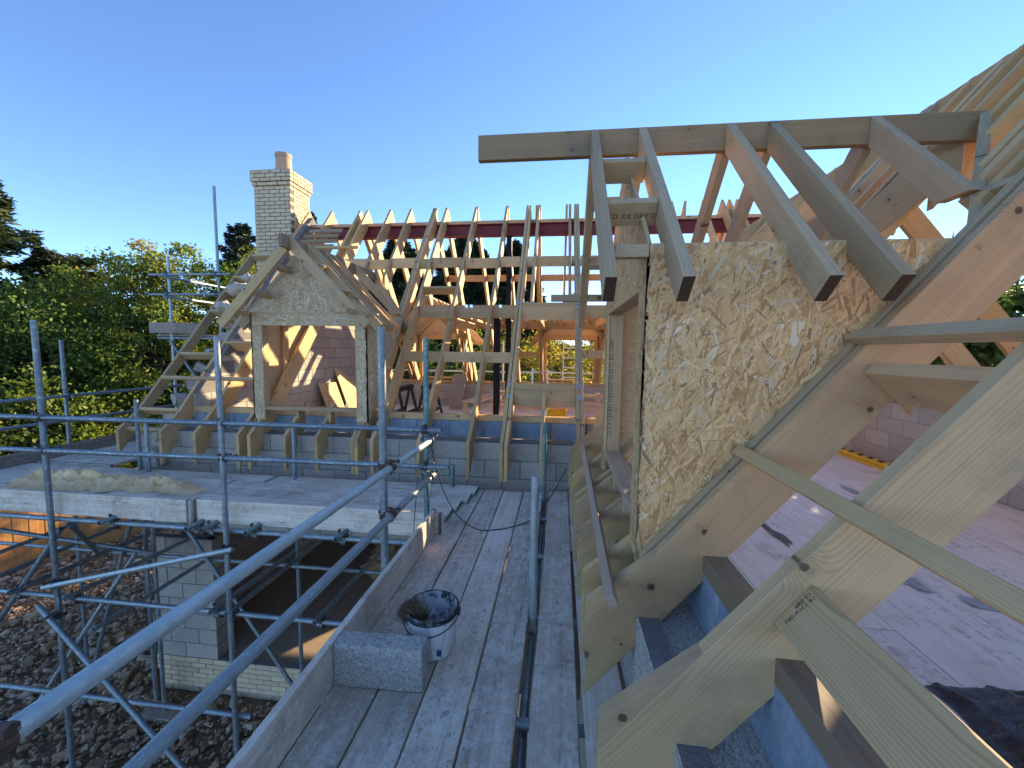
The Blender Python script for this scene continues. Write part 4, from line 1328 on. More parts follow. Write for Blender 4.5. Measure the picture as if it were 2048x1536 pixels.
# toe boards on edge
sboard('long grey toe board edging the walkway beside the concrete block', (-1.080, -0.6, 0.222), (-1.080, 3.40, 0.222), 0.036, 0.222, M['board'], name='toe_board', cat='toe board')
sboard('left pale toe board along the front of the left platform', (-7.15, 3.335, 0.186), (-3.45, 3.335, 0.190), 0.036, 0.222, M['board'], name='toe_board', cat='toe board')
sboard('right pale toe board along the front of the left platform', (-3.46, 3.376, 0.188), (-0.99, 3.376, 0.190), 0.036, 0.222, M['board'], name='toe_board', cat='toe board')
sboard('far left toe board at the end of the platform beside the hedge', (-7.16, 3.3, 0.20), (-7.16, 6.6, 0.20), 0.036, 0.222, M['board_brown'], name='toe_board', cat='toe board')
sboard('old brown toe board on the tower beside the chimney', (-7.58, 6.70, 2.09), (-6.45, 6.72, 2.08), 0.036, 0.20, M['board_brown'], name='toe_board', cat='toe board')
for i in range(3):
    sboard(['front', 'middle', 'rear'][i] + ' plank of the tower platform beside the chimney', (-7.5, 6.86 + i * 0.23, 1.87), (-5.95, 6.86 + i * 0.23, 1.87), 0.222, 0.038, M['board_brown'])
# ================================================================== things on the walkway
def bucket_mats():
    s = NT('bucket_plastic')
    p = s.obj()
    sm = s.noise(s.scale(p, (9, 9, 3)), 1.0, 6, 0.7)
    c = s.mix(s.ramp(sm, [(0.45, 0.0), (0.62, 0.8)]), (0.82, 0.80, 0.77), (0.60, 0.55, 0.50))
    dr_ = s.noise(s.scale(p, (28, 28, 2.2)), 1.0, 4, 0.6)
    c = s.mix(s.ramp(dr_, [(0.60, 0.0), (0.70, 0.6)]), c, (0.35, 0.35, 0.36))
    s.bump(sm, 0.3, 0.004)
    a = s.out(c, 0.5, 0, 0.4)
    s = NT('bucket_inside')
    p = s.obj()
    sm = s.noise(p, 14, 7, 0.75)
    c = s.mix(s.ramp(sm, [(0.40, 0.0), (0.52, 1.0)]), (0.05, 0.05, 0.055), (0.62, 0.62, 0.62))
    s.bump(sm, 0.6, 0.01)
    b = s.out(c, 0.8, 0, 0.2)
    s = NT('bucket_rim')
    p = s.obj()
    sm = s.noise(p, 30, 6, 0.75)
    c = s.mix(s.ramp(sm, [(0.5, 0.0), (0.66, 0.8)]), (0.02, 0.025, 0.03), (0.34, 0.36, 0.38))
    return a, b, s.out(c, 0.6, 0, 0.4)


MB1, MB2, MB3 = bucket_mats()
bk = thing('bucket', 'mortar-splashed white bucket with black rim on the walkway', 'bucket', (-0.662, 2.04, 0.001))
BMt = Matrix.Translation((-0.662, 2.04, 0.0015))
lathe('body', [(0.0, 0.002), (0.118, 0.0), (0.124, 0.008), (0.137, 0.19), (0.1375, 0.212)], MB1, bk, BMt, 40)
lathe('lining', [(0.139, 0.236), (0.134, 0.236), (0.130, 0.19), (0.117, 0.05), (0.09, 0.035), (0.0, 0.042)], MB2, bk, BMt, 40)
lathe('rim', [(0.138, 0.206), (0.145, 0.208), (0.146, 0.216), (0.141, 0.219), (0.143, 0.224), (0.147, 0.227), (0.147, 0.236), (0.141, 0.241), (0.1345, 0.238)], MB3, bk, BMt, 40)
box('handle_lug', (-0.815, 2.005, 0.185), (-0.800, 2.035, 0.225), MB3, bk, bevel=0.004)
box('handle_lug', (-0.524, 2.045, 0.185), (-0.509, 2.075, 0.225), MB3, bk, bevel=0.004)
hp = []
for i in range(15):
    a = math.pi * i / 14
    hp.append((-0.662 + 0.150 * math.cos(a), 2.04 - 0.145 * math.sin(a) * 0.98 + 0.02 * math.cos(a), 0.205 - 0.055 * math.sin(a)))
wire('handle', hp, 0.0028, M['black_steel'], bk)
box('printed_mark', (-0.6, 1.9135, 0.045), (-0.575, 1.918, 0.075), flat('blue_print', (0.05, 0.07, 0.25), 0.6), bk, bevel=0)

br = thing('brush', 'soft brown bristle brush standing in the bucket', 'brush', (-0.74, 2.0, 0.12))
bm = bmesh.new()
rg = random.Random(2)
hd = V((-0.790, 1.962, 0.285))
root_ = V((-0.705, 1.995, 0.165))
ax = (hd - root_).normalized()
sd = ax.cross(V((0, -1, 0.3))).normalized()
nr = ax.cross(sd)
for k in range(1500):
    a, b = rg.gauss(0, 0.38), rg.gauss(0, 0.35)
    a, b = max(-1, min(1, a)), max(-1, min(1, b))
    p = root_ + sd * a * 0.045 + nr * b * 0.018
    q = hd + sd * a * 0.095 + nr * b * 0.042 + ax * (rg.uniform(-0.012, 0.008) - 0.035 * a * a)
    w_ = V((rg.uniform(-1, 1), rg.uniform(-1, 1), rg.uniform(-1, 1))).normalized() * 0.0011
    bm.faces.new([bm.verts.new(v) for v in (p - w_, p + w_, q + w_ * 0.6, q - w_ * 0.6)])
link('bristles', setmat(finish(bm, 'bristles'), flat('bristle', (0.20, 0.135, 0.08), 0.9, var=0.4, sc=60)), Matrix.Identity(4), br)
beam('stock', root_ - ax * 0.045, root_ + ax * 0.012, 0.085, 0.04, M['timber_dark'], br, up=nr)
for k in range(5):
    a = rg.uniform(-0.03, 0.03)
    wire('wire_strand', [root_ + sd * a, root_ + V((0.02 + 0.03 * rg.random(), -0.02, 0.04)), root_ + V((0.05 + 0.05 * rg.random(), 0.03 * rg.random(), 0.075))], 0.0009, M['hanger'], br)

# loose aggregate block, finely faceted rough face
def rough_block(name, lx, ly, lz, MW, mat, div, amp, parent=None):
    bm = bmesh.new()
    bmesh.ops.create_cube(bm, size=1)
    bmesh.ops.subdivide_edges(bm, edges=bm.edges[:], cuts=div, use_grid_fill=True)
    for v in bm.verts:
        n_ = V((max(-1, min(1, v.co.x * 2.0001)) if abs(v.co.x) > 0.499 else 0, v.co.y * 2 if abs(v.co.y) > 0.499 else 0, v.co.z * 2 if abs(v.co.z) > 0.499 else 0))
        k = sum(1 for c in n_ if abs(c) > 0.9)
        p = V((v.co.x * lx, v.co.y * ly, v.co.z * lz))
        d = noise.noise(p * 120) * amp + noise.noise(p * 50) * amp * 0.7
        if k >= 2: d -= 0.004
        v.co = p + n_.normalized() * d
    return link(name, setmat(finish(bm, name, True), mat), MW, parent)


cb = rough_block('concrete_block', 0.44, 0.10, 0.215, Matrix.Translation((-0.838, 1.775, 0.109)) @ Matrix.Rotation(R(1.5), 4, 'Z'), M['block_near'], 52, 0.0042)
tag(cb, 'loose rough grey concrete block standing on the walkway before the bucket', 'block')

# grit on the boards
M['grit'] = flat('grit', (0.42, 0.42, 0.43), 0.9)


def reg_walk(rg_):
    while True:
        if rg_.random() < 0.6:
            x, y = rg_.normal(-0.52, 0.10), rg_.normal(1.62, 0.22)
        else:
            x, y = rg_.uniform(-1.03, 0.1), rg_.uniform(1.2, 4.4)
        gaps = ((-1.05, -0.845), (-0.825, -0.62), (-0.598, -0.392), (-0.37, -0.17), (-0.09, 0.09))
        if any(a < x < b for a, b in gaps) and not (-1.07 < x < -0.6 and 1.7 < y < 1.84): return x, y


gr = rubble('grit', 'pale crushed concrete grit scattered over the walkway boards', 900, reg_walk, [M['grit'], M['stone2'], M['grit']], 0.0015, 0.0055, 8, lambda x, y: -0.001)
gr['category'] = 'grit'


def straw(n, seed):
    rg_ = random.Random(seed)
    bm = bmesh.new()
    for k in range(n):
        x, y = rg_.choice(((-0.44, 2.7), (-0.35, 2.5), (-0.27, 3.1), (-0.2, 2.8)))
        x += rg_.gauss(0, 0.07)
        y += rg_.gauss(0, 0.35)
        a = rg_.uniform(0, 3.14)
        L = rg_.uniform(0.04, 0.13)
        d = V((math.cos(a), math.sin(a), 0)) * L
        w_ = V((-math.sin(a), math.cos(a), 0)) * 0.0011
        p = V((x, y, 0.003 + 0.002 * rg_.random()))
        b = p + d + V((0, 0, 0.004))
        bm.faces.new([bm.verts.new(v) for v in (p - w_, p + w_, b + w_, b - w_)])
    o = link('straw', setmat(finish(bm, 'straw'), flat('straw', (0.30, 0.24, 0.14), 0.9)), Matrix.Identity(4), None)
    tag(o, 'thin dry straw bits lying on the walkway boards', 'straw', kind='stuff')


straw(70, 4)

# cable from the green pole across the boards
cb_ = wire('cable', [(-1.09, 3.30, 0.86), (-1.07, 3.36, 0.70), (-1.03, 3.45, 0.40), (-0.96, 3.58, 0.14), (-0.88, 3.62, 0.022), (-0.80, 3.56, 0.008), (-0.66, 3.46, 0.006), (-0.45, 3.54, 0.006), (-0.26, 3.70, 0.007), (-0.15, 3.9, 0.008), (-0.11, 4.2, 0.010), (-0.04, 4.45, 0.012), (0.05, 4.7, 0.10), (0.13, 4.84, 0.22)], 0.0042, flat('cable_black', (0.03, 0.05, 0.05), 0.6), None)
tag(cb_, 'thin dark cable drooping from the green pole onto the boards', 'cable')
cb_ = wire('cable', [(-1.13, 3.29, 0.97), (-1.16, 3.27, 0.80), (-1.19, 3.24, 0.40), (-1.21, 3.22, 0.1), (-1.22, 3.2, -0.2)], 0.0035, flat('cable_green', (0.03, 0.07, 0.06), 0.6), None)
tag(cb_, 'straight green cord hanging down outside the green pole', 'cord')

# mineral wool on the left platform
bm = bmesh.new()
nu, nv = 90, 26
gridv = []
for i in range(nu + 1):
    row = []
    for j in range(nv + 1):
        u, v = i / nu, j / nv
        x = -6.15 + 2.25 * u
        wdt = 0.29 * (1 - 0.55 * u) + 0.10 * noise.noise((u * 9, 0, 5))
        y = 3.82 + 0.22 * u * 0.4 + (v - 0.5) * 2 * wdt * 0.62 + 0.05 * noise.noise((u * 7, v * 3, 1))
        e = max(0.0, 1 - (2 * v - 1) ** 4) * min(1, u * 14) * min(1, (1 - u) * 9)
        f = (0.14 * (1 - 0.6 * u) + 0.07 * noise.noise((x * 3, y * 6, 0)) + 0.07 * noise.noise((x * 9, y * 16, 2)) + 0.02 * noise.noise((x * 30, y * 40, 2)))
        row.append(bm.verts.new((x + 0.02 * noise.noise((x * 20, y * 20, 7)), y + 0.03 * noise.noise((x * 12, y * 9, 4)), 0.046 + max(0.002, f * e))))
    gridv.append(row)
for i in range(nu):
    for j in range(nv):
        bm.faces.new((gridv[i][j], gridv[i + 1][j], gridv[i + 1][j + 1], gridv[i][j + 1]))
wl = link('insulation', setmat(finish(bm, 'insulation', True), M['wool']), Matrix.Identity(4), None)
rgw = np.random.default_rng(5)
bmw = bmesh.new()
vsel = [v.co.copy() for v in wl.data.vertices if v.co.z > 0.06]
for k in range(2600):
    c = vsel[int(rgw.integers(0, len(vsel)))] + V(rgw.normal(0, 0.012, 3))
    d = V((rgw.normal(), rgw.normal(), abs(rgw.normal()) * 0.6)).normalized() * float(rgw.uniform(0.015, 0.05))
    w_ = d.cross(V((rgw.normal(), rgw.normal(), rgw.normal()))).normalized() * 0.0016
    bmw.faces.new([bmw.verts.new(q) for q in (c - w_, c + w_, c + d + w_, c + d - w_)])
tag(link('wool_fibres', setmat(finish(bmw, 'wool_fibres'), M['wool']), Matrix.Identity(4), wl), kind='stuff')
tag(wl, 'torn cream mineral wool heap lying on the left platform', 'insulation')

# cream lumps on the ragged gable
for k, (y, z, s) in enumerate(((6.35, 2.62, 0.16), (6.05, 2.30, 0.13), (6.6, 2.86, 0.11))):
    bm = bmesh.new()
    bmesh.ops.create_icosphere(bm, subdivisions=3, radius=s)
    for v in bm.verts:
        v.co *= 1 + 0.5 * noise.noise(v.co * 14 + V((k, 0, 0)))
        v.co.z *= 0.7
    o = link('wool_clump', setmat(finish(bm, 'wool_clump', True), M['cream_foam']), Matrix.Translation((-5.45, y, z)), None)
    tag(o, ['large', 'lower', 'upper'][k] + ' cream clump stuffed between the gable blocks and the barge rafter', 'insulation')

# ================================================================== inside the right wing
lv = thing('spirit_level', 'yellow and black striped spirit level lying on the chipboard floor', 'spirit level', (4.5, 6.1, FZ))
A, B = V((4.50, 7.15, FZ + 0.004)), V((4.52, 5.45, FZ + 0.004))
YEL = flat('level_yellow', (0.75, 0.44, 0.02), 0.4)
DK = flat('level_dark', (0.05, 0.045, 0.04), 0.5)
box('body', (4.40, 5.45, FZ + 0.003), (4.53, 7.25, FZ + 0.095), YEL, lv, ex=(0, 1, 0), bevel=0.006)
box('groove', (4.3985, 5.47, FZ + 0.045), (4.41, 7.18, FZ + 0.052), DK, lv, ex=(0, 1, 0), bevel=0)
for i in range(9):
    y = 5.5 + i * 0.19
    slab('stripe', [(4.406, y, FZ + 0.0965), (4.406, y + 0.09, FZ + 0.0965), (4.524, y + 0.19, FZ + 0.0965), (4.524, y + 0.10, FZ + 0.0965)], (0, 0, 0.001), (0, 1, 0), DK, lv, 0)
for y in (5.62, 5.75):
    box('vial_window', (4.396, y, FZ + 0.03), (4.405, y + 0.07, FZ + 0.075), flat('vial', (0.65, 0.66, 0.6), 0.2), lv, bevel=0)
# torn film and offcuts on the floor
rg = random.Random(17)
flm = flat('torn_film', (0.66, 0.63, 0.63), 0.5)
flb = flat('bare_chipboard', (0.42, 0.29, 0.17), 0.85, var=0.3, sc=40)
for k, (x, y, lab) in enumerate(((2.72, 2.72, 'torn white film curling off the floor near the right edge'), (2.45, 2.95, 'small strip of torn film on the chipboard'), (3.4, 4.9, 'long pale sliver of film on the floor before the level'), (1.9, 3.6, 'grey splinter lying along the floor seam'))):
    bm = bmesh.new()
    ring = []
    n = 11
    for i in range(n):
        a = 2 * math.pi * i / n
        r_ = rg.uniform(0.05, 0.15)
        ring.append(bm.verts.new((x + r_ * math.cos(a) * (0.5 if k > 1 else 1), y + r_ * math.sin(a) * (2.2 if k > 1 else 1), FZ + 0.004 + 0.03 * abs(noise.noise((a, k, 2))))))
    c = bm.verts.new((x, y, FZ + 0.012))
    for i in range(n): bm.faces.new((ring[i], ring[(i + 1) % n], c))
    bmesh.ops.solidify(bm, geom=bm.faces[:], thickness=0.0015)
    o = link('film_scrap', setmat(finish(bm, 'film_scrap'), flm if k != 3 else M['grey_wood']), Matrix.Identity(4), None)
    tag(o, lab, 'scrap')
# black plastic sheeting bundle
def plastic():
    s = NT('black_plastic')
    p = s.obj()
    a = s.noise(s.scale(p, (5, 16, 10)), 1.0, 5, 0.65, 1.2)
    c = s.mix(s.ramp(s.noise(p, 18, 5, 0.7), [(0.52, 0.0), (0.72, 0.5)]), (0.012, 0.012, 0.013), (0.10, 0.095, 0.09))
    s.bump(a, 0.8, 0.03)
    return s.out(c, 0.22, 0, 0.6)


bm = bmesh.new()
gridv = []
nu, nv = 70, 40
for i in range(nu + 1):
    row = []
    for j in range(nv + 1):
        u, v = i / nu, j / nv
        p = V((1.76 + 0.70 * v, 2.0 - 1.2 * u, 0))
        h = 0.11 * math.sin(math.pi * v) ** 0.8 * min(1, u * 7 + 0.1)
        h += 0.05 * noise.noise((p.x * 6, p.y * 2.5, 0)) + 0.035 * noise.noise((p.x * 16, p.y * 7, 3)) + 0.014 * noise.noise((p.x * 40, p.y * 22, 5))
        row.append(bm.verts.new((p.x + 0.06 * noise.noise((p.y * 4, v * 5, 9)), p.y + 0.05 * noise.noise((p.x * 5, 2, u * 4)), FZ + 0.004 + max(0.0, h * min(1, v * 10) * min(1, (1 - v) * 10)))))
    gridv.append(row)
for i in range(nu):
    for j in range(nv):
        bm.faces.new((gridv[i][j], gridv[i + 1][j], gridv[i + 1][j + 1], gridv[i][j + 1]))
o = link('plastic_sheet', setmat(finish(bm, 'plastic_sheet', True), plastic()), Matrix.Identity(4), None)
tag(o, 'crumpled shiny black plastic sheeting on the floor at the lower right', 'plastic sheet')

# ================================================================== inside the far wing
DKP = flat('black_plastic_trestle', (0.018, 0.018, 0.02), 0.5)
def sawhorse(x, y, label):
    t = thing('saw_horse', label, 'saw horse', (x, y, FZ), 'black saw horses')
    box('top_bar', (x - 0.06, y - 0.36, FZ + 0.76), (x + 0.06, y + 0.36, FZ + 0.86), DKP, t, bevel=0.01)
    for sx in (-1, 1):
        for sy in (-1, 1):
            beam('leg', (x + sx * 0.04, y + sy * 0.32, FZ + 0.78), (x + sx * 0.22, y + sy * 0.36, FZ), 0.06, 0.04, DKP, t, up=(sx, 0, 0.3))
        beam('leg_brace', (x + sx * 0.13, y - 0.33, FZ + 0.38), (x + sx * 0.13, y + 0.33, FZ + 0.38), 0.03, 0.07, DKP, t)
    return t
sawhorse(-2.98, 7.5, 'black plastic saw horse behind the blue pole')
sawhorse(-2.60, 7.9, 'second black saw horse standing behind the first')
pl = beam('leaning_plank', (-2.64, 10.1, FZ + 0.002), (-2.66, 10.72, 1.0), 0.34, 0.03, M['grey_wood'], None, up=(0, -1, 0.3))
tag(pl, 'wide brown plank leaning on the back block wall', 'plank')
for k, (y0, y1, h, lab) in enumerate(((7.95, 8.6, 0.82, 'square strand board offcut leaning on the pink gable wall'), (8.65, 9.5, 1.15, 'sloping strand board offcut leaning on the gable wall behind the dormer'))):
    x0 = -4.72 + 0.03 * k
    P = [V((x0, y0, FZ + 0.003)), V((x0, y1, FZ + 0.003)), V((x0 - 0.36, y1, FZ + h * (0.95 if k == 0 else 0.6))), V((x0 - 0.36, y0, FZ + h))]
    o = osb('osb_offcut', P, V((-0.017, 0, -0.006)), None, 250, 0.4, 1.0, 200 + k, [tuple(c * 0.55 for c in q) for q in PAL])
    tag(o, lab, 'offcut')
# stair opening guard of pinkish battens
gd = thing('stair_guard', 'low pinkish batten guard around the stair opening', 'guard rail', (-0.4, 7.1, FZ))
for z in (0.68, 0.50):
    beam('rail', (-1.5, 7.05, z), (1.6, 7.05, z), 0.045, 0.07, M['pink_batten'], gd)
    beam('rail', (-1.4, 8.9, z + 0.02), (1.6, 8.9, z + 0.02), 0.045, 0.07, M['pink_batten'], gd)
for x in (-1.45, 0.9, 1.55):
    for y in (7.1, 8.95):
        beam('post', (x, y, FZ), (x, y, 0.72), 0.09, 0.09, M['pink_batten'], gd, up=(0, -1, 0))
wb = thing('workbench', 'pale timber bench running back beside the black post', 'bench', (-1.45, 7.5, FZ))
slab('top', [(-1.72, 7.0, 0.70), (-1.40, 7.0, 0.70), (-1.05, 8.6, 0.74), (-1.3, 8.6, 0.74)], (0, 0, 0.03), (0, 1, 0), M['pink_batten'], wb)
for x, y in ((-1.66, 7.06), (-1.44, 7.06), (-1.25, 8.5), (-1.1, 8.5)):
    beam('leg', (x, y, FZ), (x, y, 0.70), 0.07, 0.07, M['pink_batten'], wb, up=(0, -1, 0))
lathe_t = thing('tub', 'bright yellow plastic tub behind the rooflight trimmer', 'tub', (0.0, 6.6, FZ))
TY = flat('tub_yellow', (0.80, 0.42, 0.01), 0.4)
bm = bmesh.new()
q = []
for z, hx, hy in ((0, 0.11, 0.11), (0.56, 0.15, 0.14), (0.585, 0.165, 0.155), (0.585, 0.15, 0.14), (0.52, 0.14, 0.13)):
    q.append([bm.verts.new((sx * hx, sy * hy, z)) for sx, sy in ((-1, -1), (1, -1), (1, 1), (-1, 1))])
for a, b in zip(q, q[1:]):
    for i in range(4): bm.faces.new((a[i], a[(i + 1) % 4], b[(i + 1) % 4], b[i]))
bm.faces.new(q[0])
bm.faces.new(q[-1])
link('body', setmat(finish(bm, 'tub'), TY), Matrix.Translation((0.0, 6.6, FZ + 0.01)), lathe_t)

# ladders and scaffold behind the house
AL = flat('aluminium', (0.62, 0.62, 0.62), 0.35, 0.8)
def ladder(label, p, w_, h, n):
    t = thing('ladder', label, 'ladder', p)
    x, y, z = p
    for sx in (-1, 1):
        beam('stile', (x + sx * w_ / 2, y, z), (x + sx * w_ / 2, y + 0.12 * h, z + h), 0.03, 0.06, AL, t, up=(0, -1, 0.1))
    for i in range(n):
        f = (i + 0.7) / n
        tube('rung', (x - w_ / 2, y + 0.12 * h * f, z + h * f), (x + w_ / 2, y + 0.12 * h * f, z + h * f), AL, t, r=0.015, seg=8)
ladder('aluminium ladder standing on the floor near the back plate', (-0.42, 9.3, FZ), 0.36, 1.15, 4)
ladder('taller ladder outside the right back dormer', (0.35, 11.75, -0.2), 0.40, 2.6, 9)
sb_ = thing('scaffold', 'thin distant scaffold rails behind the house', 'scaffold', (-1, 11.9, GZ))
for z in (0.5, 1.0):
    tube('ledger', (-6, 11.9, z), (4, 11.9, z), MP, sb_)
for x in (-5.5, -4.2, -2.85, -1.65, 1.35, 3.0):
    tube('standard', (x, 11.95, GZ), (x, 11.95, 1.9), MP, sb_)
for k in range(3):
    sboard(['inner', 'middle', 'outer'][k] + ' plank of the scaffold behind the house', (-6, 11.55 + 0.24 * k, -0.05), (4, 11.55 + 0.24 * k, -0.05), 0.222, 0.038, M['board'])

# ground floor clutter seen under the deck
pp = thing('paper_heap', 'crumpled brown paper sacks inside the dark ground floor', 'sacks', (-3.2, 7.3, -2.85))
for k in range(9):
    bm = bmesh.new()
    bmesh.ops.create_icosphere(bm, subdivisions=2, radius=0.3)
    for v in bm.verts: v.co *= 1 + 0.8 * noise.noise(v.co * 5 + V((k * 3, 0, 0)))
    link('sack', setmat(finish(bm, 'sack'), flat('brown_paper%d' % k, (0.36, 0.22, 0.11), 0.8)), Matrix.Translation((-3.4 + 0.35 * (k % 4), 7.3 + 0.2 * (k % 3), -2.7 + 0.22 * (k // 4))) @ Matrix.Diagonal((1.1, 0.9, 0.6, 1)), pp)
dp_ = lathe('drain_pipe', [(0.062, 0.42), (0.055, 0.42), (0.055, 0.3), (0.0, 0.3)][::-1] + [(0.066, 0.43), (0.066, 0.33), (0.058, 0.32), (0.058, -0.1)], M['clay_pipe'], None, Matrix.Translation((-5.45, 4.62, GZ)))
tag(dp_, 'short red clay drain pipe standing by the pier', 'pipe')
# ================================================================== fence
FN = wood('fence_board_wood', (0.50, 0.25, 0.09), (0.32, 0.14, 0.05), contrast=0.4, knots=0.6)
fe = thing('fence', 'orange sunlit featheredge board fence at the edge of the yard', 'fence', (-11.5, 7, GZ))
fa, fb = V((-13.2, 3.0, 0)), V((-10.6, 10.1, 0))
fd = (fb - fa).normalized()
fn = V((fd.y, -fd.x, 0))
L = (fb - fa).length
nbd = int(L / 0.118)
proto = None
for i in range(nbd):
    p = fa + fd * (i + 0.5) * 0.118
    if proto is None:
        proto = slab('fence_board', [p - fd * 0.064 + V((0, 0, GZ + 0.12)), p + fd * 0.064 + V((0, 0, GZ + 0.12)), p + fd * 0.064 + V((0, 0, GZ + 1.75)), p - fd * 0.064 + V((0, 0, GZ + 1.75))], fn * 0.014, (0, 0, 1), FN, fe)
        M0 = OM[proto.name].copy()
        p_0 = p.copy()
    else:
        link('fence_board', proto.data, Matrix.Translation(p - p_0 + fn * (0.006 if i % 2 else 0)) @ M0 @ Matrix.Rotation(R(rng.uniform(-0.4, 0.4)), 4, 'Y'), fe)
beam('gravel_board', fa + V((0, 0, GZ + 0.14)) + fn * 0.01, fb + V((0, 0, GZ + 0.14)) + fn * 0.01, 0.03, 0.2, FN, fe)
for z in (0.5, 1.4):
    beam('fence_rail', fa + V((0, 0, GZ + z)) - fn * 0.04, fb + V((0, 0, GZ + z)) - fn * 0.04, 0.04, 0.08, FN, fe)


# ================================================================== vegetation
def leafmat(name, c, trans=0.5):
    s = NT(name)
    at = s.n('Attribute', attribute_name='col').outputs[0]
    s.put(s.b.inputs['Base Color'], at)
    s.put(s.b.inputs['Roughness'], 0.55)
    s.put(s.b.inputs['Specular IOR Level'], 0.25)
    tr = s.n('BsdfTranslucent', {0: s.mix(1.0, at, (1.3, 1.25, 0.5), 'MULTIPLY')})
    mx = s.n('MixShader', {0: trans, 1: s.b.outputs[0], 2: tr.outputs[0]})
    out = [n for n in s.t.nodes if n.type == 'OUTPUT_MATERIAL'][0]
    s.t.links.new(mx.outputs[0], out.inputs[0])
    return s.m


LM = leafmat('leaves', None)
CM = leafmat('needles', None, 0.12)
BARK = flat('bark', (0.10, 0.075, 0.055), 0.95, var=0.3, bump=0.6)


def leaf_object(name, cen, nrm_j, size, cols, mat, parent, aspect=0.55, dirs=None, seed=0):
    """many small leaf faces (six-sided) as one mesh with a colour per leaf"""
    rg_ = np.random.default_rng(seed)
    n = len(cen)
    if dirs is None:
        d = rg_.normal(size=(n, 3))
    else:
        d = dirs + rg_.normal(size=(n, 3)) * nrm_j
    d /= np.linalg.norm(d, axis=1)[:, None] + 1e-9
    t = rg_.normal(size=(n, 3))
    t -= (t * d).sum(1)[:, None] * d
    t /= np.linalg.norm(t, axis=1)[:, None] + 1e-9
    sz = (size * rg_.uniform(0.6, 1.35, n))[:, None]
    w = sz * aspect * 0.5
    k = np.cross(d, t)
    v = np.empty((n, 5, 3))
    v[:, 0] = cen - d * sz * 0.5
    v[:, 1] = cen - d * sz * 0.05 + t * w
    v[:, 2] = cen + d * sz * 0.32 + t * w * 0.7
    v[:, 3] = cen + d * sz * 0.5 + k * sz * 0.1
    v[:, 4] = cen - d * sz * 0.02 - t * w
    me = bpy.data.meshes.new(name)
    me.vertices.add(n * 5)
    me.vertices.foreach_set('co', v.reshape(-1))
    me.loops.add(n * 5)
    me.loops.foreach_set('vertex_index', np.arange(n * 5, dtype=np.int32))
    me.polygons.add(n)
    me.polygons.foreach_set('loop_start', np.arange(0, n * 5, 5, dtype=np.int32))
    me.update(calc_edges=True)
    ca = me.color_attributes.new('col', 'FLOAT_COLOR', 'CORNER')
    c4 = np.ones((n, 5, 4), np.float32)
    c4[:, :, :3] = cols[:, None, :]
    ca.data.foreach_set('color', c4.reshape(-1))
    me.materials.append(mat)
    return link(name, me, Matrix.Identity(4), parent)


def limb(bm, p0, p1, r0, r1, seg=6, bend=0.15, rg_=random):
    p0, p1 = V(p0), V(p1)
    n = 5
    prev = None
    ax = (p1 - p0).normalized()
    s_ = ax.cross(V((0.3, 0.9, 0.2))).normalized()
    t_ = ax.cross(s_)
    bo = V((rg_.uniform(-1, 1), rg_.uniform(-1, 1), 0)) * bend * (p1 - p0).length
    for i in range(n + 1):
        f = i / n
        c = p0.lerp(p1, f) + bo * math.sin(math.pi * f) * 0.5
        r_ = r0 + (r1 - r0) * f
        ring = [bm.verts.new(c + (s_ * math.cos(2 * math.pi * k / seg) + t_ * math.sin(2 * math.pi * k / seg)) * r_) for k in range(seg)]
        if prev:
            for k in range(seg): bm.faces.new((prev[k], prev[(k + 1) % seg], ring[(k + 1) % seg], ring[k]))
        prev = ring


def broadleaf(name, label, pos, h, rx, ry, nclump, nleaf, seed, pal, size=0.10, low=0.12, cat='tree', group=None, clump=0.45, ground=GZ):
    x, y = pos
    rg_ = np.random.default_rng(seed)
    pr = random.Random(seed)
    root = thing(name, label, cat, (x, y, ground), group)
    cz = ground + h * (low + (1 - low) / 2)
    rz = h * (1 - low) / 2
    cl = []
    while len(cl) < nclump:
        p = rg_.uniform(-1, 1, 3)
        r_ = np.linalg.norm(p)
        if r_ > 1 or r_ < 0.35: continue
        wob = 0.86 + 0.28 * noise.noise((p[0] * 2.2 + seed, p[1] * 2.2, p[2] * 2.2))
        cl.append((x + p[0] * rx * wob, y + p[1] * ry * wob, cz + p[2] * rz * wob))
    cl = np.array(cl)
    bm = bmesh.new()
    tb = V((x, y, ground - 0.2))
    tt = V((x, y, cz + rz * 0.3))
    limb(bm, tb, tt, 0.05 + 0.016 * h, 0.03, 8, 0.05, pr)
    for k in range(0, nclump, max(1, nclump // 26)):
        f = pr.uniform(0.25, 0.9)
        limb(bm, tb.lerp(tt, f), cl[k], 0.012 + 0.004 * h, 0.006, 5, 0.15, pr)
    link('trunk', setmat(finish(bm, 'trunk', True), BARK), Matrix.Identity(4), root)
    idx = rg_.integers(0, nclump, nleaf)
    sp = clump * (0.6 + 0.8 * rg_.random(nclump))
    off = rg_.normal(size=(nleaf, 3)) * sp[idx][:, None] * np.array([0.55, 0.55, 0.38])
    cen = cl[idx] + off
    pal_ = np.array(pal)
    ci = rg_.integers(0, len(pal), nclump)
    cols = pal_[ci[idx]] * rg_.uniform(0.65, 1.35, nleaf)[:, None]
    mixm = rg_.random(nleaf) < 0.3
    cols[mixm] = pal_[rg_.integers(0, len(pal), mixm.sum())]
    leaf_object('crown', cen, 1, size, cols.astype(np.float32), LM, root, 0.6, None, seed)
    return root


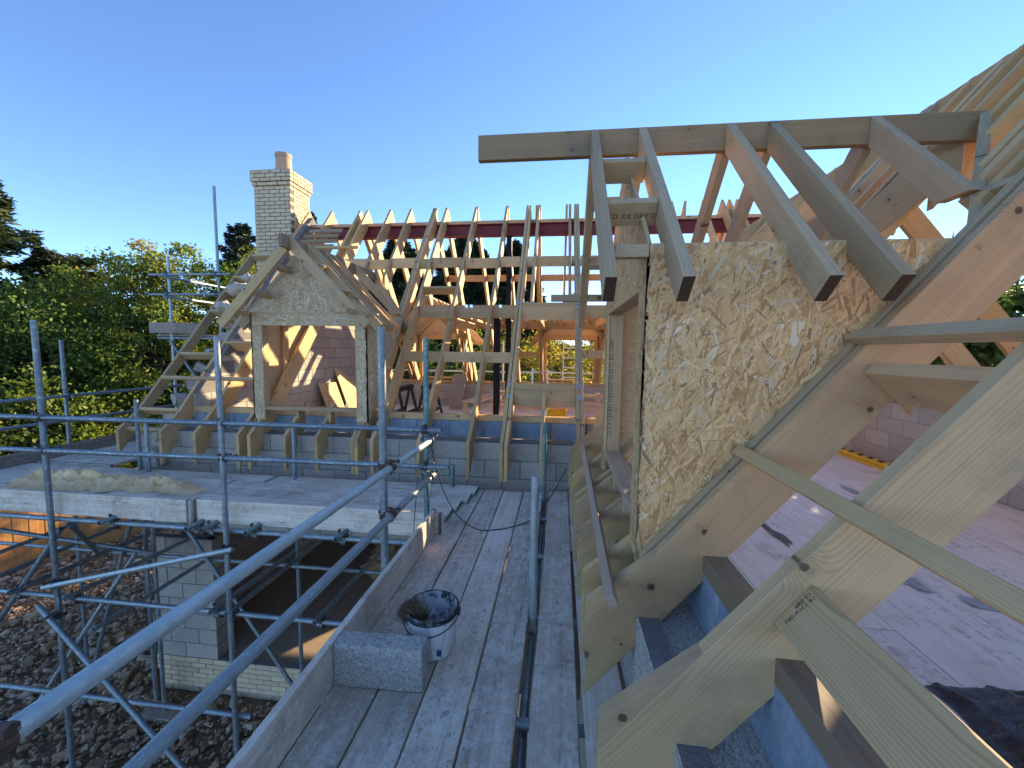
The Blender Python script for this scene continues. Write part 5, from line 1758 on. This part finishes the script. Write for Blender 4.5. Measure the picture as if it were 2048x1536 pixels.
def conifer(name, label, pos, h, r, seed, base=(0.028, 0.05, 0.028), dens=1.0, droop=0.25, ground=GZ, low=0.15, size=0.22, group=None, layered=False):
    x, y = pos
    rg_ = np.random.default_rng(seed)
    pr = random.Random(seed)
    root = thing(name, label, 'tree', (x, y, ground), group)
    bm = bmesh.new()
    limb(bm, (x, y, ground - 0.2), (x, y, ground + h * 0.98), 0.02 * h + 0.05, 0.015, 8, 0.01, pr)
    cens, dirs = [], []
    nb_ = int(95 * dens)
    for k in range(nb_):
        f = low + (1 - low) * (k / nb_) ** 0.9
        z = ground + h * f
        R_ = r * (1 - f) ** 0.75 * pr.uniform(0.65, 1.15) + 0.12
        if layered: R_ = r * (1 - f * 0.55) * pr.uniform(0.5, 1.1) * (1 if pr.random() < 0.8 else 1.2)
        a = k * 2.399 + pr.uniform(-0.3, 0.3)
        up = (0.25 * f - droop * (1 - f)) * R_ if not layered else pr.uniform(-0.02, 0.12) * R_
        tip = V((x + R_ * math.cos(a), y + R_ * math.sin(a), z + up))
        b = V((x, y, z))
        limb(bm, b, tip, 0.012 + 0.012 * R_, 0.004, 4, 0.05, pr)
        d = (tip - b).normalized()
        sd_ = d.cross(V((0, 0, 1))).normalized()
        m = int((90 + 150 * R_) * (1 if not layered else 1.1))
        t = np.sqrt(rg_.random(m)) * 0.98 + 0.03
        wd = (0.05 + 0.33 * R_ * (1 - t) + 0.05 * R_) * rg_.normal(size=m) * 0.7
        c = np.array(b)[None] + np.outer(t, np.array(tip - b)) + np.outer(wd, np.array(sd_))
        c[:, 2] += rg_.normal(size=m) * (0.06 + 0.03 * R_) - np.abs(wd) * 0.25
        cens.append(c)
        dd = np.tile(np.array(d), (m, 1)) + np.outer(np.sign(wd) * 0.7, np.array(sd_))
        dd[:, 2] += 0.25 * rg_.normal(size=m) - 0.1
        dirs.append(dd)
    link('trunk', setmat(finish(bm, 'trunk', True), BARK), Matrix.Identity(4), root)
    cen = np.concatenate(cens)
    dr2 = np.concatenate(dirs)
    cols = np.array(base)[None] * rg_.uniform(0.6, 1.7, len(cen))[:, None]
    leaf_object('crown', cen, 0.35, size, cols.astype(np.float32), CM, root, 0.22, dr2, seed)
    return root


G1 = [(0.12, 0.18, 0.045), (0.145, 0.205, 0.05), (0.095, 0.15, 0.04), (0.17, 0.22, 0.05)]
G2 = [(0.15, 0.21, 0.045), (0.19, 0.24, 0.05), (0.12, 0.18, 0.04), (0.22, 0.24, 0.05)]
GD = [(0.06, 0.10, 0.03), (0.08, 0.125, 0.035), (0.105, 0.14, 0.04)]
GY = [(0.42, 0.34, 0.04), (0.50, 0.42, 0.07), (0.32, 0.30, 0.05), (0.24, 0.25, 0.05)]
GO = [(0.34, 0.27, 0.06), (0.19, 0.20, 0.05), (0.26, 0.25, 0.06)]
# hedge and trees on the left
LT = [('broadleaf_tree', 'dark leafy tree at the far left edge behind the scaffold', (-16.8, 8.6), 7.6, 2.9, 2.6, 80, 11000, GD),
      ('broadleaf_tree', 'tall thin-branched tree with olive leaves left of the chimney', (-14.6, 13.2), 8.6, 2.6, 2.4, 90, 9000, GO),
      ('broadleaf_tree', 'dense green tree in the middle of the left hedge line', (-15.2, 10.4), 7.0, 2.5, 2.2, 80, 11000, G1),
      ('broadleaf_tree', 'light olive tree directly behind the gable scaffold', (-12.3, 14.2), 9.3, 2.5, 2.3, 100, 14000, G2),
      ('broadleaf_tree', 'low dark tree behind the scaffold tower', (-13.2, 11.8), 6.2, 2.0, 1.9, 60, 8000, G1)]
LT += [('broadleaf_tree', 'full mid-green tree filling the gap left of the gable tower', (-13.6, 12.0), 8.0, 2.0, 1.9, 75, 10000, G2),
       ('broadleaf_tree', 'rounded green tree between the cedar and the olive tree', (-16.4, 12.0), 7.9, 2.4, 2.2, 80, 11000, G1)]
for i, (nm, lab, pos, h, rx, ry, nc, nl, pal) in enumerate(LT):
    broadleaf(nm, lab, pos, h * 1.06, rx, ry, nc, int(nl * 1.3), 300 + i, pal, 0.115)
LB = [('bush', 'yellow-green sunlit bush low at the left edge', (-14.0, 7.2), 4.2, 1.5, 1.4, 45, 6000, G2),
      ('bush', 'bright green hedge bush above the platform toe board', (-12.9, 10.0), 3.9, 1.5, 1.3, 45, 6500, G2),
      ('bush', 'dark shaded bush between the two left poles', (-13.7, 8.8), 4.8, 1.4, 1.3, 45, 6500, G1),
      ('bush', 'tall leafy bush at the left frame edge below the dark tree', (-15.0, 6.6), 5.4, 1.7, 1.5, 50, 7000, G2),
      ('bush', 'green bush at the foot of the barge rafter', (-11.7, 12.4), 4.2, 1.3, 1.2, 40, 5000, G2)]
for i, (nm, lab, pos, h, rx, ry, nc, nl, pal) in enumerate(LB):
    broadleaf(nm, lab, pos, h, rx, ry, nc, nl, 330 + i, pal, 0.11, 0.02, 'bush')
conifer('cedar_tree', 'layered cedar tree cut by the left edge of the picture', (-20.4, 10.4), 10.7, 4.6, 41, (0.05, 0.068, 0.028), 1.2, layered=True, size=0.30, low=0.3)
conifer('cedar_tree', 'feathery conifer top rising above the left hedge', (-20.0, 14.2), 8.6, 2.6, 42, (0.045, 0.06, 0.03), 0.8, size=0.26, layered=True, low=0.4)
conifer('conifer_tree', 'dark conifer just left of the brick chimney', (-14.3, 17.0), 10.4, 3.8, 43, (0.024, 0.04, 0.025), 1.2)
conifer('conifer_tree', 'conifer tip showing right behind the chimney', (-17.2, 26.8), 14.2, 3.0, 44, (0.024, 0.038, 0.022), 1.0)
conifer('conifer_tree', 'dark conifer behind the middle rafters', (-12.0, 29.5), 13.2, 5.5, 45, (0.035, 0.055, 0.03), 1.8, size=0.5)
conifer('conifer_tree', 'biggest dark conifer seen between the far rafters', (-6.6, 28.2), 12.9, 6.2, 46, (0.032, 0.052, 0.028), 2.2, size=0.5)
conifer('conifer_tree', 'second conifer close to the black steel posts', (-3.4, 30.0), 12.8, 5.0, 47, (0.032, 0.052, 0.03), 1.8, size=0.5)
BTREES = [('pale grey-green tree framed by the right back dormer gap', (-0.4, 18.5), 7.0, 2.6, 1.8, 75, 9000, GO), ('bright yellow tree seen through the right back dormer', (1.7, 17.0), 6.0, 1.6, 1.4, 60, 8000, GY),
          ('olive tree behind the left back dormer', (-6.0, 20.5), 7.0, 3.0, 1.8, 60, 6500, G1), ('dark green bush line behind the back scaffold', (-2.6, 18.0), 5.8, 2.4, 1.4, 50, 5500, G1),
          ('yellowing low tree beyond the aluminium ladder', (-0.6, 15.2), 4.4, 1.3, 1.2, 40, 4500, GY), ('green shrub behind the back plate on the far left', (-11.5, 21.5), 6.4, 2.6, 1.8, 50, 5500, G1)]
BTREES += [('broad green tree far behind the left back dormer', (-9.5, 25.0), 8.6, 3.2, 2.4, 80, 9000, G1), ('tall green tree beyond the yellow tree in the right back dormer', (3.4, 29.0), 9.0, 3.6, 2.4, 80, 9000, G1), ('olive tree far behind the black steel posts', (-2.0, 25.5), 8.2, 3.4, 2.4, 80, 9000, GO)]
for i, (lab, pos, h, rx, ry, nc, nl, pal) in enumerate(BTREES):
    broadleaf('broadleaf_tree', lab, pos, h, rx, ry, nc, nl, 360 + i, pal, 0.12, 0.05)
broadleaf('broadleaf_tree', 'dark tree glimpsed through the rafters at the right edge', (9.6, 12.0), 8.5, 2.2, 2.0, 120, 22000, 390, GD, 0.19, 0.02)  # crown thickened to keep sun off the right wing floor
broadleaf('broadleaf_tree', 'added dark tree beyond the right wing, shading its floor', (12.0, 14.2), 8.4, 2.2, 2.0, 80, 13000, 391, GD, 0.16, 0.02)  # added to block the sun from the right wing floor
broadleaf('broadleaf_tree', 'unseen added dark tree closing the gap in the floor shade', (8.6, 14.2), 7.6, 1.9, 1.8, 70, 11000, 392, GD, 0.16, 0.02)  # out of view, added where sun slipped between the other two

# distant house beyond the right back dormer
ho = thing('house', 'dark distant house with a white window beyond the yellow tree', 'house', (3.6, 26, GZ))
HD = flat('slate_wall', (0.035, 0.045, 0.05), 0.8)
box('wall', (2.3, 26, GZ), (9.0, 31, 1.8), HD, ho)
slab('roof', [(2.0, 25.7, 1.8), (9.3, 25.7, 1.8), (9.3, 28.5, 4.2), (2.0, 28.5, 4.2)], (0, 0.06, -0.12), (1, 0, 0), flat('slate_roof', (0.05, 0.052, 0.06), 0.7), ho)
WF = flat('window_white', (0.75, 0.75, 0.75), 0.5)
wi = box('window', (2.75, 25.93, -0.4), (3.9, 25.99, 0.9), WF, ho)
box('pane', (2.85, 25.90, -0.3), (3.28, 25.925, 0.8), flat('window_glass', (0.25, 0.30, 0.35), 0.1), wi, bevel=0)
box('pane', (3.37, 25.90, -0.3), (3.8, 25.925, 0.8), flat('window_glass2', (0.25, 0.30, 0.35), 0.1), wi, bevel=0)
hg = broadleaf('hedge', 'clipped green hedge before the distant house', (3.2, 23.5), 3.4, 3.0, 0.8, 60, 5000, 399, [(0.03, 0.07, 0.025), (0.04, 0.085, 0.03)], 0.14, 0.0, 'hedge')

# far wood closing the horizon behind the house
rg_ = np.random.default_rng(77)
nfw = 26000
fx = rg_.uniform(-70, 60, nfw)
fy = 62 + 0.12 * np.abs(fx) + rg_.uniform(-3, 3, nfw)
top = 5.2 + 1.4 * np.array([noise.noise((x * 0.11, 0, 3)) + 0.6 * noise.noise((x * 0.4, 0, 8)) for x in fx])
fz = GZ + rg_.random(nfw) ** 0.7 * top
fc = np.array([(0.07, 0.10, 0.035), (0.10, 0.12, 0.04), (0.16, 0.15, 0.05), (0.05, 0.08, 0.03)])[rg_.integers(0, 4, nfw)] * rg_.uniform(0.7, 1.3, nfw)[:, None]
fw = leaf_object('far_wood', np.stack([fx, fy, fz], 1), 1, 0.9, fc.astype(np.float32), LM, None, 0.7, None, 78)
tag(fw, 'distant belt of trees along the horizon behind the house', 'wood', kind='stuff')
